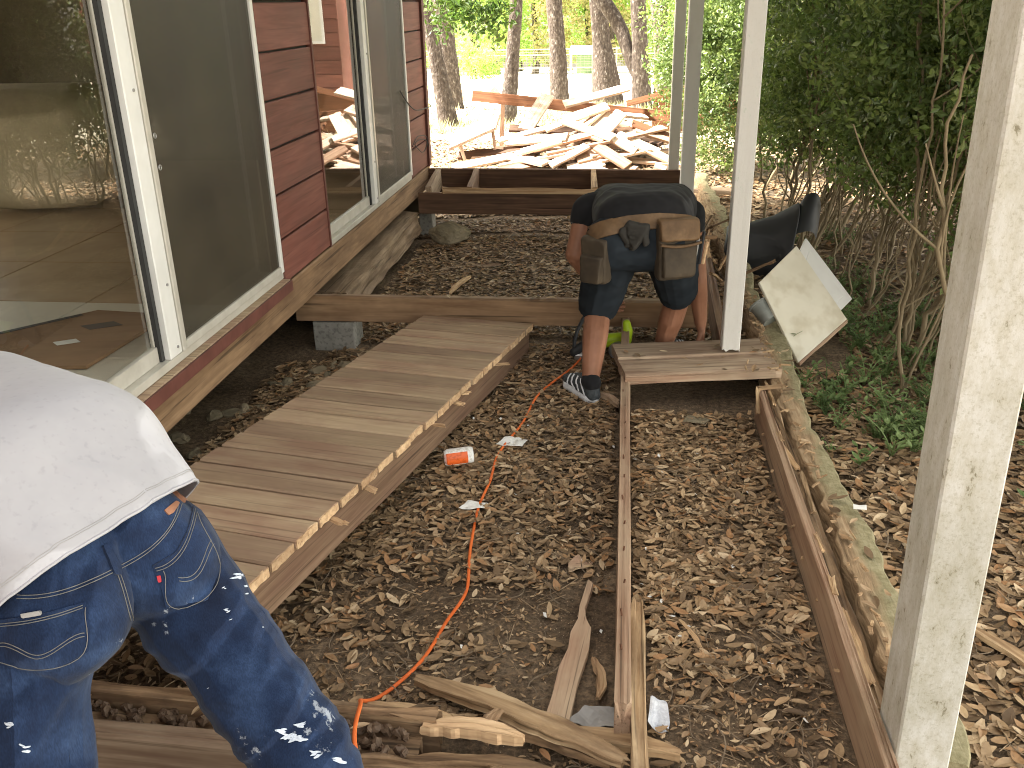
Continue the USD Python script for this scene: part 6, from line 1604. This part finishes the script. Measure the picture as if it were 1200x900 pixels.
# --- the worker with the tool belt, crouching bent over beyond the planks
P2 = thing('person', 'person in black t-shirt and navy shorts wearing a tool belt, bent over away from us', 'person', (0.08, 3.65, 0))
X = A([1.0, 0, 0]); Y = A([0, 1.0, 0])
hc = A([0.082, 3.60, 0.66])
hl2, hr2 = hc - X * 0.105, hc + X * 0.115
kl, al = A([-0.088, 3.745, 0.335]), A([-0.108, 3.485, 0.105])
kr, ar = A([0.255, 3.86, 0.36]), A([0.195, 3.93, 0.07])
wa = A([0.088, 3.68, 0.735]); sh2 = A([0.095, 4.06, 0.70])
hd2 = A([0.10, 4.27, 0.56])
hb, hf, hu, hs_ = head_bones(hd2, A([0, -0.05, -1.0]), A([0, 1.0, -0.3]))
slv = []
B = [[(hc - X * 0.08, 0.105), (hc + X * 0.08, 0.105), (wa - X * 0.07, 0.10), (wa + X * 0.07, 0.10)], [(wa - X * 0.07, 0.10), (wa + X * 0.07, 0.10), (sh2 - X * 0.11, 0.095), (sh2 + X * 0.11, 0.095)], [(sh2, 0.065), (sh2 + A([0, 0.12, -0.05]), 0.058)], [(sh2 + A([0, 0.12, -0.05]), 0.056), (hd2, 0.06)],
     [(hl2, 0.088), (kl, 0.058)], [(kl, 0.056), (kl * 0.62 + al * 0.38 - Y * 0.012, 0.054)], [(kl * 0.62 + al * 0.38 - Y * 0.012, 0.054), (al, 0.036)],
     [(hr2, 0.088), (kr, 0.058)], [(kr, 0.056), (kr * 0.6 + ar * 0.4 - Y * 0.015, 0.054)], [(kr * 0.6 + ar * 0.4 - Y * 0.015, 0.054), (ar, 0.036)]] + hb
for s0, el, wr_, sg in ((A([-0.150, 3.97, 0.705]), A([-0.195, 3.89, 0.53]), A([-0.075, 4.06, 0.31]), -1), (A([0.30, 4.02, 0.68]), A([0.342, 3.97, 0.40]), A([0.372, 4.0, 0.185]), 1)):
    B += [[(s0, 0.055), (el, 0.044)], [(el, 0.044), (el * 0.7 + wr_ * 0.3, 0.042), (wr_, 0.027)]] + hand_bones(wr_, wr_ - el, A([-sg, 0, 0.1]), -1 if sg > 0 else 1)
    slv.append([(s0 - X * 0.05 * sg, 0.084), (s0 - X * 0.005 * sg, 0.070), (s0 * 0.80 + el * 0.20, 0.060)])
put('body', smooth_body(hulls(B), 0.009, 8), SKIN, P2, smooth=True)
put('hair', smooth_body(hulls([[(hd2 + hu * 0.045 - hf * 0.03, 0.089), (hd2 + hu * 0.045 + hf * 0.005, 0.078)], [(hd2 + hu * 0.04 - hf * 0.04, 0.08), (hd2 - hu * 0.03 - hf * 0.045, 0.062)]]), 0.012, 4), HAIR, P2, smooth=True)
for q in (-1, 1):
    e = trimesh.creation.icosphere(2, 0.012); e.apply_translation(hd2 + hu * 0.012 + hf * 0.083 + hs_ * 0.031 * q); put('eye', e, EYE_M, P2, smooth=True)
t = smooth_body(hulls([[(wa - X * 0.075 - Y * 0.05, 0.115), (wa + X * 0.075 - Y * 0.05, 0.115), (wa * 0.5 + sh2 * 0.5 - X * 0.10, 0.115), (wa * 0.5 + sh2 * 0.5 + X * 0.10, 0.115)], [(wa * 0.5 + sh2 * 0.5 - X * 0.10, 0.115), (wa * 0.5 + sh2 * 0.5 + X * 0.10, 0.115), (sh2 - X * 0.14, 0.102), (sh2 + X * 0.14, 0.102)], [(sh2, 0.08), (sh2 + A([0, 0.07, -0.03]), 0.066)]] + slv), 0.010, 20)
wrinkle(t, X + A([0, 0.5, 0]), 0.010, 3.0, 8.0, 95)
put('shirt', t, BLACK_TEE, P2, smooth=True)
tee2 = t.copy()
hmL, hmR = hl2 * 0.12 + kl * 0.88, hr2 * 0.14 + kr * 0.86
SHB = [[(hc - X * 0.085, 0.118), (hc + X * 0.085, 0.118), (wa - X * 0.065 - Y * 0.03, 0.108), (wa + X * 0.065 - Y * 0.03, 0.108)], [(hl2 - Y * 0.03, 0.112), (hc, 0.10)], [(hr2 - Y * 0.03, 0.112), (hc, 0.10)],
       [(hl2, 0.115), (hmL, 0.088)], [(hr2, 0.115), (hmR, 0.085)], [(hmL, 0.088), (hmL - (hl2 - kl) / np.linalg.norm(hl2 - kl) * 0.03, 0.084)], [(hmR, 0.085), (hmR - (hr2 - kr) / np.linalg.norm(hr2 - kr) * 0.03, 0.08)]]
t = smooth_body(hulls(SHB), 0.010, 14)
wrinkle(t, UP + X * 0.3, 0.009, 3.5, 9.0, 96)
for k_, h_, q_ in ((kl, hl2, -1), (kr, hr2, 1)):
    dcut = (h_ - k_) / np.linalg.norm(h_ - k_)
    o_ = k_ + A([0, -0.04, -0.02])
    sel = (t.vertices[:, 0] - hc[0]) * q_ > 0
    bad = sel & (((t.vertices - o_) @ (dcut * 0.6 + UP * 0.4)) < -0.01)
    t.update_faces(~bad[t.faces].any(1))
put('shorts', t, NAVY, P2, smooth=True)
# shoe and sock of the standing leg, shoe of the other
for an, heel, toe in ((al, A([-0.085, 3.445, 0]), A([-0.225, 3.665, 0])), (ar, A([0.20, 3.90, 0]), A([0.30, 4.10, 0]))):
    d = (toe - heel); L = np.linalg.norm(d); d = d / L; s = A([-d[1], d[0], 0])
    z0 = float(hgt(heel[0], heel[1])) + 0.004
    hz = heel + UP * z0
    sole = smooth_body(hulls([[(hz + UP * 0.018 + d * 0.01, 0.030 if False else 0.018), (hz + UP * 0.018 + d * 0.03 + s * 0.02, 0.018), (hz + UP * 0.018 + d * 0.03 - s * 0.02, 0.018), (hz + UP * 0.02 + d * 0.19 + s * 0.032, 0.016), (hz + UP * 0.02 + d * 0.19 - s * 0.028, 0.016), (hz + UP * 0.026 + d * (L - 0.01), 0.014)]]), 0.008, 4)
    put('shoe_sole', sole, SHOE_W, P2, smooth=True)
    up_ = smooth_body(hulls([[(hz + UP * 0.035 + d * 0.02, 0.03), (hz + UP * 0.085 + d * 0.03, 0.03), (hz + UP * 0.04 + d * 0.1, 0.036)], [(hz + UP * 0.085 + d * 0.03, 0.032), (hz + UP * 0.06 + d * 0.12, 0.036), (hz + UP * 0.03 + d * 0.2, 0.036)], [(hz + UP * 0.03 + d * 0.2, 0.036), (hz + UP * 0.03 + d * (L - 0.02), 0.022)]]), 0.007, 6)
    put('shoe_upper', up_, SHOE_D, P2, smooth=True)
    for k in range(4):
        a0, a1_ = 0.035 + 0.045 * k, 0.07 + 0.04 * k
        lines_ = []
        for sg in (-1, 1):
            p = spline([hz + d * a0 + s * 0.030 * sg + UP * 0.035, hz + d * (a0 + a1_) / 2 + s * 0.036 * sg + UP * 0.06, hz + d * a1_ + s * 0.018 * sg + UP * 0.088], 8)
            kt_ = cKDTree(up_.vertices); _, ix = kt_.query(p)
            lines_.append(tube(up_.vertices[ix] + up_.vertex_normals[ix] * 0.001, 0.004, 6))
        put('shoe_stripe', cat_(lines_), SHOE_W, P2, smooth=True)
    put('sock', smooth_body(hulls([[(an - UP * 0.005, 0.041), (hz + UP * 0.085 + d * 0.03, 0.038)]]), 0.008, 4), BLACK_TEE, P2, smooth=True)
# tool belt
tbp = gather(P2, 'tool_belt')
both = cat_([t, tee2])
put('belt_band', patch(both, [(688, 268), (704, 261), (735, 253), (772, 250), (805, 252), (812, 255), (812, 271), (772, 268), (735, 271), (704, 279), (690, 285)], 0.008, 5), LEATHER, tbp, smooth=50)


def pouch(cx, cy, cz, w_, h_, dpt, tilt, mat, mat2, flap, seed):
    hb_ = lambda z0, z1, w0, w1, d0, d1, c=0.012: mf.Manifold.batch_hull([mf.Manifold.sphere(c, 12).translate([sx * (w / 2 - c), yy - c if yy else -c * 0.5, z + (c if z == z0 else -c)]) for z, w, dd in ((z0, w0, d0), (z1, w1, d1)) for sx in (-1, 1) for yy in (0.0001, -dd + 2 * c)])
    R = trimesh.transformations.rotation_matrix(tilt[0], [0, 0, 1]) @ trimesh.transformations.rotation_matrix(tilt[1], [1, 0, 0])
    def place(m_, s=9):
        t = to_tm(m_.refine_to_length(0.014)); trimesh.smoothing.filter_taubin(t, iterations=s)
        t.vertices += (fbm(t.vertices * 22 + seed, 2, seed)[:, None] - 0.5) * 0.008
        t.apply_transform(R); t.apply_translation([cx, cy, cz]); return t
    put('pouch', place(hb_(-h_, 0, w_ * 0.92, w_, dpt, dpt * 0.8)), mat, tbp, smooth=True)
    put('pouch_pocket', place(hb_(-h_ * 0.94, -h_ * 0.36, w_ * 0.80, w_ * 0.86, dpt * 1.45, dpt * 1.2, 0.010)), mat2, tbp, smooth=True)
    if flap:
        put('pouch_flap', place(hb_(-h_ * 0.30, 0.012, w_ * 0.98, w_ * 0.98, dpt * 1.2, dpt * 0.9, 0.010)), LEATHER, tbp, smooth=True)
        put('pouch_rim', tube(spline([tuple((R @ A([sx * w_ / 2, -dpt * 1.2, -h_ * 0.33 + dz, 1]))[:3] + A([cx, cy, cz])) for sx, dz in ((-1, 0.0), (0, -0.012), (1, 0.0))], 12), 0.006, 6), LEATHER, tbp, smooth=True)


pouch(-0.085, 3.520, 0.705, 0.120, 0.185, 0.06, (-0.55, 0.10), LEATHER_D, LEATHER_D, False, 3)
pouch(0.208, 3.515, 0.77, 0.165, 0.225, 0.06, (0.35, 0.08), LEATHER_D, LEATHER_D, True, 5)
g = smooth_body(hulls([[((0.045, 3.475, 0.715), 0.022), ((0.095, 3.47, 0.705), 0.024), ((0.06, 3.465, 0.645), 0.02)], [((0.02, 3.475, 0.70), 0.016), ((0.035, 3.465, 0.65), 0.014)], [((0.10, 3.47, 0.70), 0.018), ((0.105, 3.46, 0.655), 0.014)]]), 0.009, 5)
g.apply_translation([-0.01, 0.0, 0.035])
g.vertices += (fbm(g.vertices * 40, 2, 4)[:, None] - 0.5) * 0.014
put('holster', g, GREY_CLOTH, tbp, smooth=True)
put('tool_loop', tube(spline([(0.30, 3.52, 0.70), (0.34, 3.50, 0.705), (0.365, 3.52, 0.70)], 8), 0.008, 6), LEATHER, tbp)
for k, (x, hgt_) in enumerate(((0.285, 0.10), (0.305, 0.13), (0.32, 0.09))):
    put('hand_tool', tube(A([[x, 3.50, 0.60], [x + 0.012, 3.495, 0.60 + hgt_]]), 0.007, 6), (GREYPLASTIC, PLASTIC_BLACK, W_PALE)[k], tbp)
